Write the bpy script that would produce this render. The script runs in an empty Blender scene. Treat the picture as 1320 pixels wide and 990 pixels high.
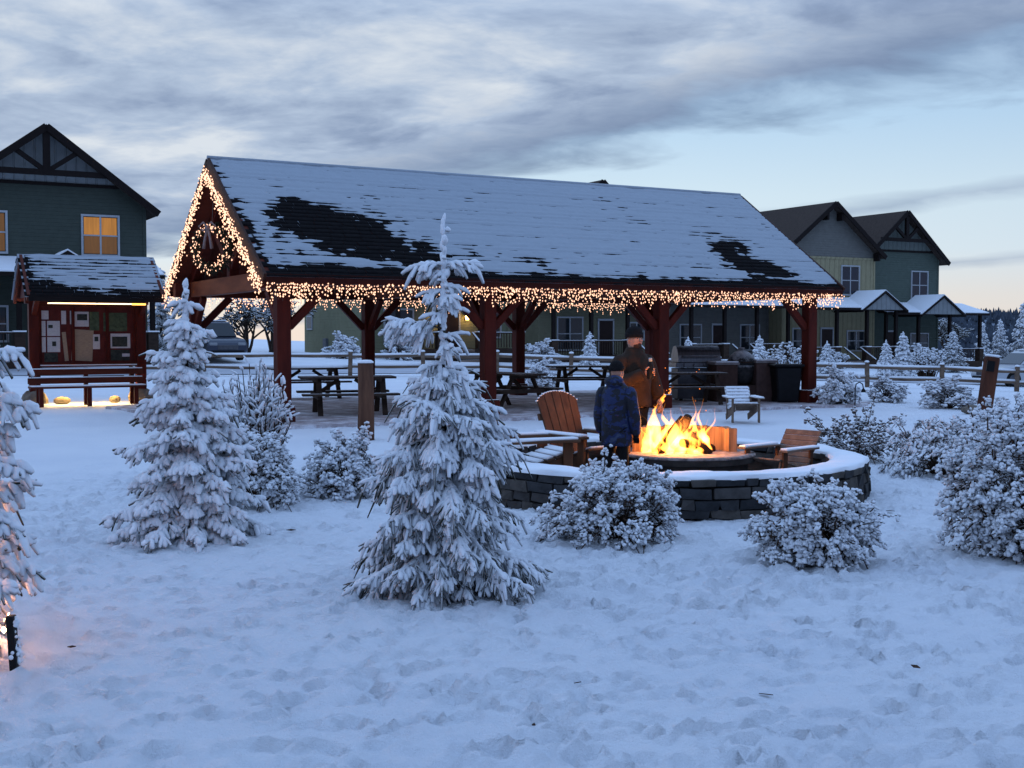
import bpy, math, random
import numpy as np
from mathutils import Vector, Matrix
random.seed(7)
S = bpy.context.scene
C = S.collection
PI = math.pi
# ------------------------------------------------------------ camera
FPX = 1549.0                      # focal length in pixels of the 1320 px wide photograph
CAMZ = 1.6
PITCH = math.atan(65 / FPX)
cam_d = bpy.data.cameras.new('camera')
cam_d.sensor_width = 36.0
cam_d.lens = FPX / 1320 * 36.0
cam_d.clip_start = 0.05
cam_d.clip_end = 4000
cam = bpy.data.objects.new('camera', cam_d)
C.objects.link(cam)
cam.location = (0, 0, CAMZ)
cam.rotation_euler = (PI / 2 - PITCH, 0, 0)
S.camera = cam
# ------------------------------------------------------------ view
S.view_settings.view_transform = 'Standard'
S.view_settings.look = 'None'
S.view_settings.exposure = 0.12
S.view_settings.gamma = 1.0
S.view_settings.use_curve_mapping = False
# ------------------------------------------------------------ world: dusk sky with a cloud bank
SUN_EL, SUN_AZ = math.radians(3.0), math.radians(-28)      # low, behind the houses to the left
W = bpy.data.worlds.new('World')
S.world = W
W.use_nodes = True
nt = W.node_tree
nt.nodes.clear()
def wn(t, **k):
    n = nt.nodes.new(t)
    for a, b in k.items():
        setattr(n, a, b)
    return n
def wmath(op, a, b=None, c=None, clamp=False):
    n = nt.nodes.new('ShaderNodeMath')
    n.operation = op
    n.use_clamp = clamp
    for i, v in enumerate((a, b, c)):
        if v is None:
            continue
        if isinstance(v, (int, float)):
            n.inputs[i].default_value = v
        else:
            nt.links.new(v, n.inputs[i])
    return n.outputs[0]
def wramp(fac, stops):
    n = nt.nodes.new('ShaderNodeValToRGB')
    cr = n.color_ramp
    while len(cr.elements) < len(stops):
        cr.elements.new(0.5)
    for e, (p, c) in zip(cr.elements, stops):
        e.position = p
        e.color = (*c, 1) if not isinstance(c, float) else (c, c, c, 1)
    nt.links.new(fac, n.inputs[0])
    return n.outputs[0]
def wmix(f, a, b):
    n = nt.nodes.new('ShaderNodeMixRGB')
    for i, v in enumerate((f, a, b)):
        if isinstance(v, (int, float)):
            n.inputs[i].default_value = v
        elif isinstance(v, tuple):
            n.inputs[i].default_value = (*v, 1)
        else:
            nt.links.new(v, n.inputs[i])
    return n.outputs[0]
sky = wn('ShaderNodeTexSky', sky_type='NISHITA', sun_disc=False, sun_elevation=SUN_EL,
         sun_rotation=SUN_AZ, altitude=1200, air_density=1.0, dust_density=0.6, ozone_density=3.0)
tc = wn('ShaderNodeTexCoord')
sep = wn('ShaderNodeSeparateXYZ')
nt.links.new(tc.outputs['Generated'], sep.inputs[0])
X_, Y_, Z_ = sep.outputs
zc = wmath('MAXIMUM', Z_, 0.0)
inv = wmath('DIVIDE', 1.0, wmath('ADD', zc, 0.05))
inv2 = wmath('DIVIDE', 1.0, wmath('ADD', zc, 0.16))
px_ = wmath('MULTIPLY', X_, inv)
py_ = wmath('MULTIPLY', Y_, inv)
comb = wn('ShaderNodeCombineXYZ')
nt.links.new(wmath('MULTIPLY', X_, inv2), comb.inputs[0]); nt.links.new(wmath('MULTIPLY', Y_, inv2), comb.inputs[1])
def wnoise(scale, detail, rough, stretch=(1, 1, 1), rot=0.0, dist=0.0):
    m = wn('ShaderNodeMapping')
    m.inputs['Scale'].default_value = stretch
    m.inputs['Rotation'].default_value = (0, 0, rot)
    nt.links.new(comb.outputs[0], m.inputs[0])
    n = wn('ShaderNodeTexNoise')
    n.inputs['Scale'].default_value = scale
    n.inputs['Detail'].default_value = detail
    n.inputs['Roughness'].default_value = rough
    n.inputs['Distortion'].default_value = dist
    nt.links.new(m.outputs[0], n.inputs['Vector'])
    return n.outputs['Fac']
n_big = wnoise(1.1, 6, 0.55, (1, 1, 1), 0.0, 0.4)
n_mid = wnoise(2.5, 8, 0.54, (1.0, 1.2, 1), 0.88, 0.35)
n_fine = wnoise(9.0, 8, 0.65, (1.0, 1.5, 1), 0.88, 0.6)
# distance across the cloud bank: its far edge is the straight line py + 1.21 px = 5.66
q = wmath('SUBTRACT', wmath('MULTIPLY_ADD', px_, 1.21, py_), 5.66)
qn = wmath('ADD', q, wmath('MULTIPLY', wmath('SUBTRACT', n_mid, 0.5), 2.6))
cover = wramp(wmath('MULTIPLY_ADD', qn, 0.25, 0.5), [(0.30, 1.0), (0.56, 0.0)])       # 1 = cloud
# a thin second streak beyond the bank
q2 = wmath('ADD', q, wmath('MULTIPLY', wmath('SUBTRACT', n_mid, 0.5), 1.2))
str2 = wramp(wmath('MULTIPLY_ADD', q2, 0.1, 0.0), [(0.0, 0.0), (0.24, 0.0), (0.30, 0.55), (0.36, 0.0)])
str3 = wramp(wmath('MULTIPLY_ADD', q2, 0.05, 0.0), [(0.0, 0.0), (0.33, 0.0), (0.36, 0.45), (0.40, 0.0)])
streaks = wmath('ADD', str2, str3)
# thick dark part of the bank
dark = wramp(wmath('MULTIPLY_ADD', qn, 0.2, 0.6), [(0.30, 0.0), (0.52, 1.0), (0.64, 0.7)])
mott = wmath('ADD', wmath('MULTIPLY', n_mid, 0.55), wmath('ADD', wmath('MULTIPLY', n_big, 0.41), wmath('MULTIPLY', n_fine, 0.10)))
light_cloud = wramp(mott, [(0.36, (0.20, 0.27, 0.41)), (0.45, (0.30, 0.39, 0.56)), (0.53, (0.46, 0.565, 0.73)), (0.63, (0.74, 0.80, 0.87))])
dark_cloud = wramp(mott, [(0.38, (0.115, 0.175, 0.30)), (0.55, (0.165, 0.25, 0.42)), (0.68, (0.29, 0.40, 0.59))])
cloud = wmix(dark, light_cloud, dark_cloud)
# overhead the deck is deeper blue
over = wramp(Z_, [(0.24, 0.0), (0.60, 1.0)])
cloud = wmix(wmath('MULTIPLY', over, 0.9), cloud, (0.54, 0.85, 1.45))
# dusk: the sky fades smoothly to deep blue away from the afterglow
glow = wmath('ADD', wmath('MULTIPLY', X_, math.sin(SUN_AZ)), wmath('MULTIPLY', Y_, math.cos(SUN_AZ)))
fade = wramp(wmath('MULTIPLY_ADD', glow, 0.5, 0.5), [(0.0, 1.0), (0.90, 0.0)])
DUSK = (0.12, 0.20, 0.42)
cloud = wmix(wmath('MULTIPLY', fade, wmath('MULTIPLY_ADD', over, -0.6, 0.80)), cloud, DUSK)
# clear evening air near the horizon
clear = wramp(zc, [(0.0, (0.88, 0.77, 0.68)), (0.03, (0.82, 0.79, 0.75)), (0.065, (0.72, 0.83, 0.90)), (0.11, (0.66, 0.81, 0.91)), (0.17, (0.50, 0.70, 0.90)), (0.5, (0.26, 0.42, 0.72))])
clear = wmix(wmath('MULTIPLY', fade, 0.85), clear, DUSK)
bg_sky = wn('ShaderNodeBackground'); bg_sky.inputs[1].default_value = 0.07
nt.links.new(sky.outputs[0], bg_sky.inputs[0])
bg_clear = wn('ShaderNodeBackground'); bg_clear.inputs[1].default_value = 0.98
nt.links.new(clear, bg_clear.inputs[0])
bg_cloud = wn('ShaderNodeBackground'); bg_cloud.inputs[1].default_value = 0.88
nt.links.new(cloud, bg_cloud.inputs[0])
ms1 = wn('ShaderNodeMixShader'); ms1.inputs[0].default_value = 0.92
nt.links.new(bg_sky.outputs[0], ms1.inputs[1]); nt.links.new(bg_clear.outputs[0], ms1.inputs[2])
ms2 = wn('ShaderNodeMixShader')
nt.links.new(wmath('MAXIMUM', cover, streaks, clamp=True), ms2.inputs[0])
nt.links.new(ms1.outputs[0], ms2.inputs[1]); nt.links.new(bg_cloud.outputs[0], ms2.inputs[2])
wo = wn('ShaderNodeOutputWorld')
nt.links.new(ms2.outputs[0], wo.inputs[0])
# ------------------------------------------------------------ sun (already very low, behind thin cloud)
sun_d = bpy.data.lights.new('sun', 'SUN')
sun_d.energy = 0.12
sun_d.angle = math.radians(15)
sun_d.color = (1.0, 0.86, 0.72)
sun = bpy.data.objects.new('sun', sun_d)
C.objects.link(sun)
sd = Vector((math.sin(SUN_AZ) * math.cos(SUN_EL), math.cos(SUN_AZ) * math.cos(SUN_EL), math.sin(SUN_EL)))
sun.rotation_euler = sd.to_track_quat('Z', 'Y').to_euler()
S.cycles.max_bounces = 6
S.cycles.use_denoising = True
S.cycles.use_light_tree = True
S.cycles.sample_clamp_indirect = 4.0

# ------------------------------------------------------------ measuring helpers
def ray(px, py):
    a, b = (px - 660) / FPX, (495 - py) / FPX
    c, s = math.cos(PITCH), math.sin(PITCH)
    return Vector((a, c + s * b, -s + c * b))
def at(px, py, y):
    d = ray(px, py)
    t = y / d.y
    return Vector((d.x * t, y, CAMZ + d.z * t))
def sm(a, b, x):
    t = np.clip((np.asarray(x, dtype=float) - a) / (b - a), 0, 1)
    return t * t * (3 - 2 * t)
def hgt(x, y):                                   # the lie of the land
    x = np.asarray(x, dtype=float); y = np.asarray(y, dtype=float)
    right = -0.03 * np.clip(x, 0, 30) * sm(30, 46, y)
    left = 0.04 * np.clip(-x, 0, 26) * sm(46, 60, y)
    drop = -0.05 * np.clip(y - 125, 0, 500)
    return right + left + drop
def gz(x, y):
    return float(hgt(x, y))
def gp(px, y):                                   # point of the ground at depth y under image column px
    x = (px - 660) / FPX * y
    return Vector((x, y, gz(x, y)))
AX = 0.503                                       # heading of the pavilion, kiosk and houses
U = Vector((math.cos(AX), math.sin(AX), 0)); V = Vector((-math.sin(AX), math.cos(AX), 0))

# ------------------------------------------------------------ materials
MATS = {}
def nodes_of(name):
    m = bpy.data.materials.new(name)
    m.use_nodes = True
    t = m.node_tree
    t.nodes.clear()
    o = t.nodes.new('ShaderNodeOutputMaterial')
    b = t.nodes.new('ShaderNodeBsdfPrincipled')
    t.links.new(b.outputs[0], o.inputs[0])
    MATS[name] = m
    return m, t, b
def ramp(t, fac, stops):
    n = t.nodes.new('ShaderNodeValToRGB')
    while len(n.color_ramp.elements) < len(stops):
        n.color_ramp.elements.new(0.5)
    for e, (p, c) in zip(n.color_ramp.elements, stops):
        e.position = p
        e.color = (c, c, c, 1) if isinstance(c, (int, float)) else (*c, 1)
    t.links.new(fac, n.inputs[0])
    return n.outputs[0]
def tnoise(t, scale, detail=4, rough=0.55, stretch=None, coord='Object'):
    co = t.nodes.new('ShaderNodeTexCoord')
    v = co.outputs[coord]
    if stretch:
        mp = t.nodes.new('ShaderNodeMapping')
        mp.inputs['Scale'].default_value = stretch
        t.links.new(v, mp.inputs[0]); v = mp.outputs[0]
    n = t.nodes.new('ShaderNodeTexNoise')
    n.inputs['Scale'].default_value = scale
    n.inputs['Detail'].default_value = detail
    n.inputs['Roughness'].default_value = rough
    t.links.new(v, n.inputs['Vector'])
    return n.outputs['Fac']
def tmath(t, op, a, b=None):
    n = t.nodes.new('ShaderNodeMath'); n.operation = op
    for i, v in enumerate((a, b)):
        if v is None: continue
        if isinstance(v, (int, float)): n.inputs[i].default_value = v
        else: t.links.new(v, n.inputs[i])
    return n.outputs[0]
def tmix(t, f, a, b):
    n = t.nodes.new('ShaderNodeMixRGB')
    for i, v in enumerate((f, a, b)):
        if isinstance(v, (int, float)): n.inputs[i].default_value = v
        elif isinstance(v, tuple): n.inputs[i].default_value = (*v, 1)
        else: t.links.new(v, n.inputs[i])
    return n.outputs[0]
def bump(t, b, h, strength=0.3, dist=0.02):
    n = t.nodes.new('ShaderNodeBump')
    n.inputs['Strength'].default_value = strength
    n.inputs['Distance'].default_value = dist
    t.links.new(h, n.inputs['Height']); t.links.new(n.outputs[0], b.inputs['Normal'])
def snow_on_top(t, col, lo, hi, noise_scale=6.0, amount=0.5, snow=(0.80, 0.82, 0.86)):
    """snow settles where the surface faces up"""
    g = t.nodes.new('ShaderNodeNewGeometry')
    s = t.nodes.new('ShaderNodeSeparateXYZ')
    t.links.new(g.outputs['Normal'], s.inputs[0])
    n = tnoise(t, noise_scale, 5, 0.6)
    f = tmath(t, 'ADD', s.outputs[2], tmath(t, 'MULTIPLY', tmath(t, 'SUBTRACT', n, 0.5), amount * 2))
    f = ramp(t, tmath(t, 'MULTIPLY_ADD', f, 0.5), [(0, 0.0), (1, 1.0)]) if False else f
    mr = t.nodes.new('ShaderNodeMapRange'); mr.clamp = True
    mr.inputs['From Min'].default_value = lo; mr.inputs['From Max'].default_value = hi
    t.links.new(f, mr.inputs['Value'])
    return tmix(t, mr.outputs[0], col, snow)
def mat(name, c1, c2=None, scale=5, rough=0.7, stretch=None, bmp=0.0, bdist=0.01, metal=0.0, snow=None, detail=5):
    if name in MATS: return MATS[name]
    m, t, b = nodes_of(name)
    c2 = c2 or tuple(x * 0.7 for x in c1)
    n = tnoise(t, scale, detail, 0.6, stretch)
    col = ramp(t, n, [(0.3, c2), (0.7, c1)])
    if snow: col = snow_on_top(t, col, *snow)
    t.links.new(col, b.inputs['Base Color'])
    b.inputs['Roughness'].default_value = rough
    b.inputs['Metallic'].default_value = metal
    b.inputs['Specular IOR Level'].default_value = 0.12
    if bmp: bump(t, b, n, bmp, bdist)
    return m
def emit(name, col, strength):
    m, t, b = nodes_of(name)
    t.nodes.remove(b)
    e = t.nodes.new('ShaderNodeEmission')
    e.inputs[0].default_value = (*col, 1); e.inputs[1].default_value = strength
    t.links.new(e.outputs[0], t.nodes['Material Output'].inputs[0])
    return m
def siding(name, c, pitch=0.16, vertical=False):
    """painted boards: lap siding, or board and batten"""
    m, t, b = nodes_of(name)
    co = t.nodes.new('ShaderNodeTexCoord')
    s = t.nodes.new('ShaderNodeSeparateXYZ')
    t.links.new(co.outputs['Object'], s.inputs[0])
    if vertical:
        src = tmath(t, 'ADD', s.outputs[0], s.outputs[1])
    else:
        src = s.outputs[2]
    fr = tmath(t, 'FRACT', tmath(t, 'DIVIDE', src, pitch))
    if vertical:
        hgt_ = ramp(t, fr, [(0.0, 1.0), (0.10, 1.0), (0.14, 0.0), (0.96, 0.0), (1.0, 1.0)])
    else:
        hgt_ = tmath(t, 'SUBTRACT', 1.0, fr)
    n = tnoise(t, 3.0, 6, 0.6)
    col = ramp(t, n, [(0.3, tuple(x * 0.82 for x in c)), (0.7, c)])
    t.links.new(col, b.inputs['Base Color'])
    b.inputs['Roughness'].default_value = 0.8
    b.inputs['Specular IOR Level'].default_value = 0.12
    bump(t, b, hgt_, 1.0, 0.06)
    return m
def snow_mat(name, c=(0.84, 0.86, 0.90), bs=0.35):
    m, t, b = nodes_of(name)
    n1 = tnoise(t, 9, 8, 0.65); n2 = tnoise(t, 60, 4, 0.6)
    h = tmath(t, 'ADD', n1, tmath(t, 'MULTIPLY', n2, 0.35))
    t.links.new(ramp(t, n1, [(0.25, tuple(x * 0.93 for x in c)), (0.7, c)]), b.inputs['Base Color'])
    b.inputs['Roughness'].default_value = 0.75
    b.inputs['Specular IOR Level'].default_value = 0.25
    bump(t, b, h, bs, 0.03)
    return m
M_SNOW = snow_mat('snow')
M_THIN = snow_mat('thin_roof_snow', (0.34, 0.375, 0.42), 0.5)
M_CAP = snow_mat('snow_cap', bs=0.25)
RED = mat('red_timber', (0.105, 0.015, 0.008), (0.045, 0.006, 0.004), 4, 0.6, (1, 1, 0.25), 0.3, 0.006)
REDB = mat('red_beam', (0.12, 0.024, 0.011), (0.055, 0.010, 0.006), 4, 0.6, (0.25, 1, 1), 0.3, 0.006)
DECK = mat('roof_boards', (0.14, 0.032, 0.018), (0.08, 0.016, 0.010), 3, 0.7, (0.2, 1, 1), 0.3, 0.01)
DARKW = mat('dark_wood', (0.060, 0.038, 0.028), (0.028, 0.018, 0.014), 6, 0.75, (0.3, 1, 1), 0.3, 0.006)
DARKWS = mat('dark_wood_frosted', (0.075, 0.050, 0.038), (0.035, 0.023, 0.018), 6, 0.8, (0.3, 1, 1), 0.3, 0.006, snow=(0.75, 1.15, 14, 0.45))
CEDAR = mat('cedar', (0.15, 0.068, 0.036), (0.055, 0.025, 0.015), 7, 0.65, (1, 1, 0.18), 0.5, 0.006)
CEDARX = mat('cedar_lengthwise', (0.14, 0.072, 0.042), (0.06, 0.031, 0.020), 7, 0.65, (0.18, 1, 1), 0.5, 0.006)
GREYW = mat('weathered_wood', (0.22, 0.15, 0.11), (0.10, 0.065, 0.05), 8, 0.8, (0.2, 1, 1), 0.5, 0.006, snow=(0.8, 1.3, 10, 0.4))
GREYWS = mat('weathered_wood_snowy', (0.22, 0.16, 0.12), (0.12, 0.08, 0.06), 8, 0.8, (0.2, 1, 1), 0.5, 0.006, snow=(0.25, 0.7, 14, 0.5))
LOG = mat('log_bark', (0.16, 0.075, 0.045), (0.06, 0.028, 0.02), 9, 0.85, (1, 1, 0.15), 0.8, 0.012)
RAILW = mat('rail_wood', (0.20, 0.14, 0.10), (0.09, 0.06, 0.045), 8, 0.85, (0.2, 1, 1), 0.5, 0.008)
SHING = mat('shingle', (0.012, 0.011, 0.012), (0.006, 0.005, 0.006), 14, 0.9, None, 0.5, 0.01)
SHINGB = mat('brown_shingle', (0.075, 0.055, 0.045), (0.035, 0.026, 0.022), 5, 0.9, (1, 4, 1), 0.5, 0.02)
TRIM = mat('dark_trim', (0.015, 0.010, 0.009), (0.009, 0.006, 0.006), 5, 0.7)
WHITEF = mat('white_frame', (0.40, 0.41, 0.43), (0.34, 0.35, 0.37), 5, 0.5)
BLACKP = mat('black_plastic', (0.012, 0.012, 0.014), (0.008, 0.008, 0.009), 8, 0.5)
BLACKM = mat('black_metal', (0.015, 0.015, 0.017), (0.010, 0.010, 0.011), 8, 0.45, metal=0.6)
STEEL = mat('stainless', (0.20, 0.20, 0.215), (0.13, 0.13, 0.14), 6, 0.45, (6, 1, 1), 0.05, 0.002, metal=0.9, snow=(0.7, 1.25, 8, 0.4))
STEELD = mat('steel_dull', (0.12, 0.12, 0.13), (0.08, 0.08, 0.09), 6, 0.5, metal=0.8)
CONC = mat('concrete', (0.30, 0.27, 0.27), (0.17, 0.15, 0.15), 5, 0.9, None, 0.4, 0.01)
STONEB = mat('boulder', (0.24, 0.20, 0.16), (0.11, 0.09, 0.075), 6, 0.9, None, 0.7, 0.02)
RUBBER = mat('rubber', (0.012, 0.012, 0.012), None, 9, 0.85)
BULB = emit('warm_bulb', (1.0, 0.55, 0.36), 2.1)
PAPER = [mat('paper_%s' % k, c, d, s, 0.8, st) for k, c, d, s, st in (
    ('white', (0.62, 0.59, 0.58), (0.40, 0.37, 0.38), 30, (1, 1, 6)), ('tan', (0.36, 0.27, 0.19), (0.24, 0.17, 0.12), 14, (1, 1, 8)),
    ('green', (0.10, 0.13, 0.075), (0.035, 0.05, 0.03), 12, None), ('dark', (0.055, 0.06, 0.05), (0.02, 0.022, 0.02), 16, None))]
def glass(name, c=(0.02, 0.025, 0.03)):
    m, t, b = nodes_of(name)
    b.inputs['Base Color'].default_value = (*c, 1)
    b.inputs['Roughness'].default_value = 0.08
    return m
GLASS = glass('dark_glass')
GLASSB = glass('blue_glass', (0.012, 0.016, 0.030))
def lit_glass(name, c, s):
    m, t, b = nodes_of(name)
    n = tnoise(t, 1.6, 4, 0.6, (7, 7, 0.5))
    b.inputs['Base Color'].default_value = (0.1, 0.06, 0.02, 1)
    b.inputs['Roughness'].default_value = 0.1
    t.links.new(ramp(t, n, [(0.3, tuple(x * 0.6 for x in c)), (0.7, c)]), b.inputs['Emission Color'])
    b.inputs['Emission Strength'].default_value = s
    return m
LIT = lit_glass('lamplit_window', (0.75, 0.30, 0.045), 0.55)
LIT2 = lit_glass('dim_lamplit_window', (0.5, 0.19, 0.035), 0.22)
# frosted foliage: rime and snow on the upper side and tips, dark needles beneath
def rime(name, needle, lo=-1.15, hi=-0.15, white=(0.78, 0.80, 0.84)):
    m, t, b = nodes_of(name)
    n = tnoise(t, 25, 4, 0.6)
    col = ramp(t, n, [(0.3, tuple(x * 0.5 for x in needle)), (0.7, needle)])
    col = snow_on_top(t, col, lo, hi, 16, 0.55, white)
    t.links.new(col, b.inputs['Base Color'])
    b.inputs['Roughness'].default_value = 0.85
    b.inputs['Specular IOR Level'].default_value = 0.2
    n2 = tnoise(t, 90, 3, 0.6)
    bump(t, b, n2, 0.5, 0.012)
    return m
RIME = rime('rime', (0.07, 0.07, 0.055))
RIME_THIN = rime('rime_thin', (0.050, 0.050, 0.034), -0.15, 1.0)
RIME_BUSH = rime('rime_bush', (0.10, 0.065, 0.045), -1.2, -0.2)
RIME_BUSHT = rime('rime_bush_thin', (0.10, 0.065, 0.045), -0.3, 0.7)
NEEDLE = mat('dark_needles', (0.040, 0.042, 0.028), (0.018, 0.018, 0.012), 20, 0.9)
TWIG = mat('brown_twig', (0.07, 0.042, 0.028), (0.03, 0.018, 0.012), 20, 0.9)
BARK = mat('bark', (0.06, 0.042, 0.032), (0.028, 0.02, 0.016), 12, 0.9, (1, 1, 0.3), 0.6, 0.01)

# ------------------------------------------------------------ mesh helpers
def link(name, me, parent=None, m=None):
    o = bpy.data.objects.new(name, me)
    C.objects.link(o)
    if parent is not None: o.parent = parent
    if m is not None and me is not None:
        me.materials.clear(); me.materials.append(m)
    return o
class MB:
    def __init__(s): s.v = []; s.f = []
    def add(s, vs, fs):
        n = len(s.v)
        s.v += [tuple(x) for x in vs]
        s.f += [tuple(i + n for i in f) for f in fs]
        return s
    def box(s, c, d, R=None):
        c = Vector(c); h = Vector(d) / 2
        vs = []
        for dx in (-1, 1):
            for dy in (-1, 1):
                for dz in (-1, 1):
                    p = Vector((dx * h.x, dy * h.y, dz * h.z))
                    vs.append(c + (R @ p if R else p))
        return s.add(vs, [(0, 1, 3, 2), (4, 6, 7, 5), (0, 4, 5, 1), (2, 3, 7, 6), (0, 2, 6, 4), (1, 5, 7, 3)])
    def beam(s, a, b, w, h, up=(0, 0, 1)):
        a = Vector(a); b = Vector(b); d = (b - a).normalized()
        u = Vector(up); side = d.cross(u)
        if side.length < 1e-4: side = d.cross(Vector((1, 0, 0)))
        side.normalize(); u = side.cross(d)
        R = Matrix((d, side, u)).transposed()
        return s.box((a + b) / 2, ((b - a).length, w, h), R)
    def tube(s, pts, rad, n=8, cap=True):
        pts = [Vector(p) for p in pts]
        if isinstance(rad, (int, float)): rad = [rad] * len(pts)
        vs = []; fs = []
        ref = None
        for i, p in enumerate(pts):
            d = (pts[min(i + 1, len(pts) - 1)] - pts[max(i - 1, 0)]).normalized()
            if ref is None:
                ref = d.orthogonal().normalized()
            ref = (ref - d * ref.dot(d))
            ref = ref.normalized() if ref.length > 1e-5 else d.orthogonal().normalized()
            b = d.cross(ref)
            for k in range(n):
                a = 2 * PI * k / n
                vs.append(p + (ref * math.cos(a) + b * math.sin(a)) * rad[i])
        for i in range(len(pts) - 1):
            for k in range(n):
                k2 = (k + 1) % n
                fs.append((i * n + k, i * n + k2, (i + 1) * n + k2, (i + 1) * n + k))
        if cap:
            fs.append(tuple(range(n - 1, -1, -1)))
            fs.append(tuple((len(pts) - 1) * n + k for k in range(n)))
        return s.add(vs, fs)
    def lathe(s, prof, n=20, c=(0, 0, 0), sx=1, sy=1):
        vs = []; fs = []
        for r, z in prof:
            for k in range(n):
                a = 2 * PI * k / n
                vs.append((c[0] + r * math.cos(a) * sx, c[1] + r * math.sin(a) * sy, c[2] + z))
        for i in range(len(prof) - 1):
            for k in range(n):
                k2 = (k + 1) % n
                fs.append((i * n + k, i * n + k2, (i + 1) * n + k2, (i + 1) * n + k))
        fs.append(tuple(range(n - 1, -1, -1)))
        fs.append(tuple((len(prof) - 1) * n + k for k in range(n)))
        return s.add(vs, fs)
    def prism(s, poly, y0, y1, axes='xz'):
        """polygon in the plane of two axes, extruded along the third"""
        n = len(poly); vs = []
        for y in (y0, y1):
            for a, b in poly:
                vs.append({'xz': (a, y, b), 'yz': (y, a, b), 'xy': (a, b, y)}[axes])
        fs = [tuple(range(n)), tuple(range(2 * n - 1, n - 1, -1))]
        for i in range(n):
            j = (i + 1) % n
            fs.append((i, i + n, j + n, j))
        return s.add(vs, fs)
    def ball(s, c, r, n=8, m=6):
        if isinstance(r, (int, float)): r = (r, r, r)
        vs = [(c[0], c[1], c[2] - r[2])]
        for i in range(1, m):
            ph = PI * i / m
            for k in range(n):
                a = 2 * PI * k / n
                vs.append((c[0] + r[0] * math.sin(ph) * math.cos(a), c[1] + r[1] * math.sin(ph) * math.sin(a), c[2] - r[2] * math.cos(ph)))
        vs.append((c[0], c[1], c[2] + r[2]))
        fs = []
        for k in range(n):
            k2 = (k + 1) % n
            fs.append((0, 1 + k2, 1 + k))
            for i in range(m - 2):
                fs.append((1 + i * n + k, 1 + i * n + k2, 1 + (i + 1) * n + k2, 1 + (i + 1) * n + k))
            fs.append((len(vs) - 1, 1 + (m - 2) * n + k, 1 + (m - 2) * n + k2))
        return s.add(vs, fs)
    def mesh(s, name, smooth=False):
        me = bpy.data.meshes.new(name)
        me.from_pydata(s.v, [], s.f)
        me.validate()
        import bmesh
        bm = bmesh.new(); bm.from_mesh(me)
        bmesh.ops.recalc_face_normals(bm, faces=bm.faces)
        bm.to_mesh(me); bm.free()
        if smooth: me.polygons.foreach_set('use_smooth', [True] * len(me.polygons))
        return me
    def build(s, name, m, parent=None, smooth=False, bevel=0):
        o = link(name, s.mesh(name, smooth), parent, m)
        if bevel:
            b = o.modifiers.new('bevel', 'BEVEL')
            b.width = bevel; b.segments = 1; b.limit_method = 'ANGLE'; b.angle_limit = 0.6
        return o
def thing(name, label, cat, loc=(0, 0, 0), rz=0, group=None):
    o = bpy.data.objects.new(name, None)
    o.empty_display_size = 0.2
    C.objects.link(o)
    o.location = loc; o.rotation_euler = (0, 0, rz)
    return tag(o, label, cat, group)
def tag(o, label, cat, group=None):
    o['label'] = label; o['category'] = cat
    if group: o['group'] = group
    return o
def structure(o):
    o['kind'] = 'structure'; return o
def stuff(o):
    o['kind'] = 'stuff'; return o
KIDS = {}
def copy_tree(src, loc, rz, label, scale=1.0, group=None):
    r = src.copy(); C.objects.link(r)
    r.location = loc; r.rotation_euler = (0, 0, rz)
    r.scale = (scale, scale, scale) if isinstance(scale, (int, float)) else scale
    r['label'] = label
    if group: r['group'] = group
    for o in [x for x in C.objects if x.parent == src]:
        c = o.copy(); C.objects.link(c); c.parent = r
        for g in [x for x in C.objects if x.parent == o]:
            d = g.copy(); C.objects.link(d); d.parent = c
    return r
def np_mesh(name, Vv, quads=None, tris=None, smooth=True):
    me = bpy.data.meshes.new(name)
    nq = 0 if quads is None else len(quads); ntr = 0 if tris is None else len(tris)
    me.vertices.add(len(Vv)); me.vertices.foreach_set('co', np.ascontiguousarray(Vv, dtype=np.float32).ravel())
    loops = []
    if nq: loops.append(np.asarray(quads, dtype=np.int32).ravel())
    if ntr: loops.append(np.asarray(tris, dtype=np.int32).ravel())
    L = np.concatenate(loops)
    me.loops.add(len(L)); me.loops.foreach_set('vertex_index', L)
    st = np.concatenate([np.arange(nq) * 4, nq * 4 + np.arange(ntr) * 3]).astype(np.int32)
    me.polygons.add(nq + ntr)
    me.polygons.foreach_set('loop_start', st)
    me.update(calc_edges=True)
    if smooth: me.polygons.foreach_set('use_smooth', np.ones(nq + ntr, dtype=bool))
    me.validate()
    return me
def vnoise(x, y, seed=0):
    """smooth value noise"""
    x = np.asarray(x, dtype=float); y = np.asarray(y, dtype=float)
    xi = np.floor(x).astype(np.int64); yi = np.floor(y).astype(np.int64)
    fx = x - xi; fy = y - yi
    fx = fx * fx * (3 - 2 * fx); fy = fy * fy * (3 - 2 * fy)
    def h(a, b):
        n = (a * 374761393 + b * 668265263 + seed * 974634777) & 0x7fffffff
        n = ((n ^ (n >> 13)) * 1274126177) & 0x7fffffff
        return ((n ^ (n >> 16)) & 0xffff) / 65535.0
    return (h(xi, yi) * (1 - fx) + h(xi + 1, yi) * fx) * (1 - fy) + (h(xi, yi + 1) * (1 - fx) + h(xi + 1, yi + 1) * fx) * fy
def fbm(x, y, oct=4, seed=0):
    s = 0; a = 0.5
    for i in range(oct):
        s = s + a * vnoise(x * 2 ** i, y * 2 ** i, seed + i * 17); a *= 0.5
    return s

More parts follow.
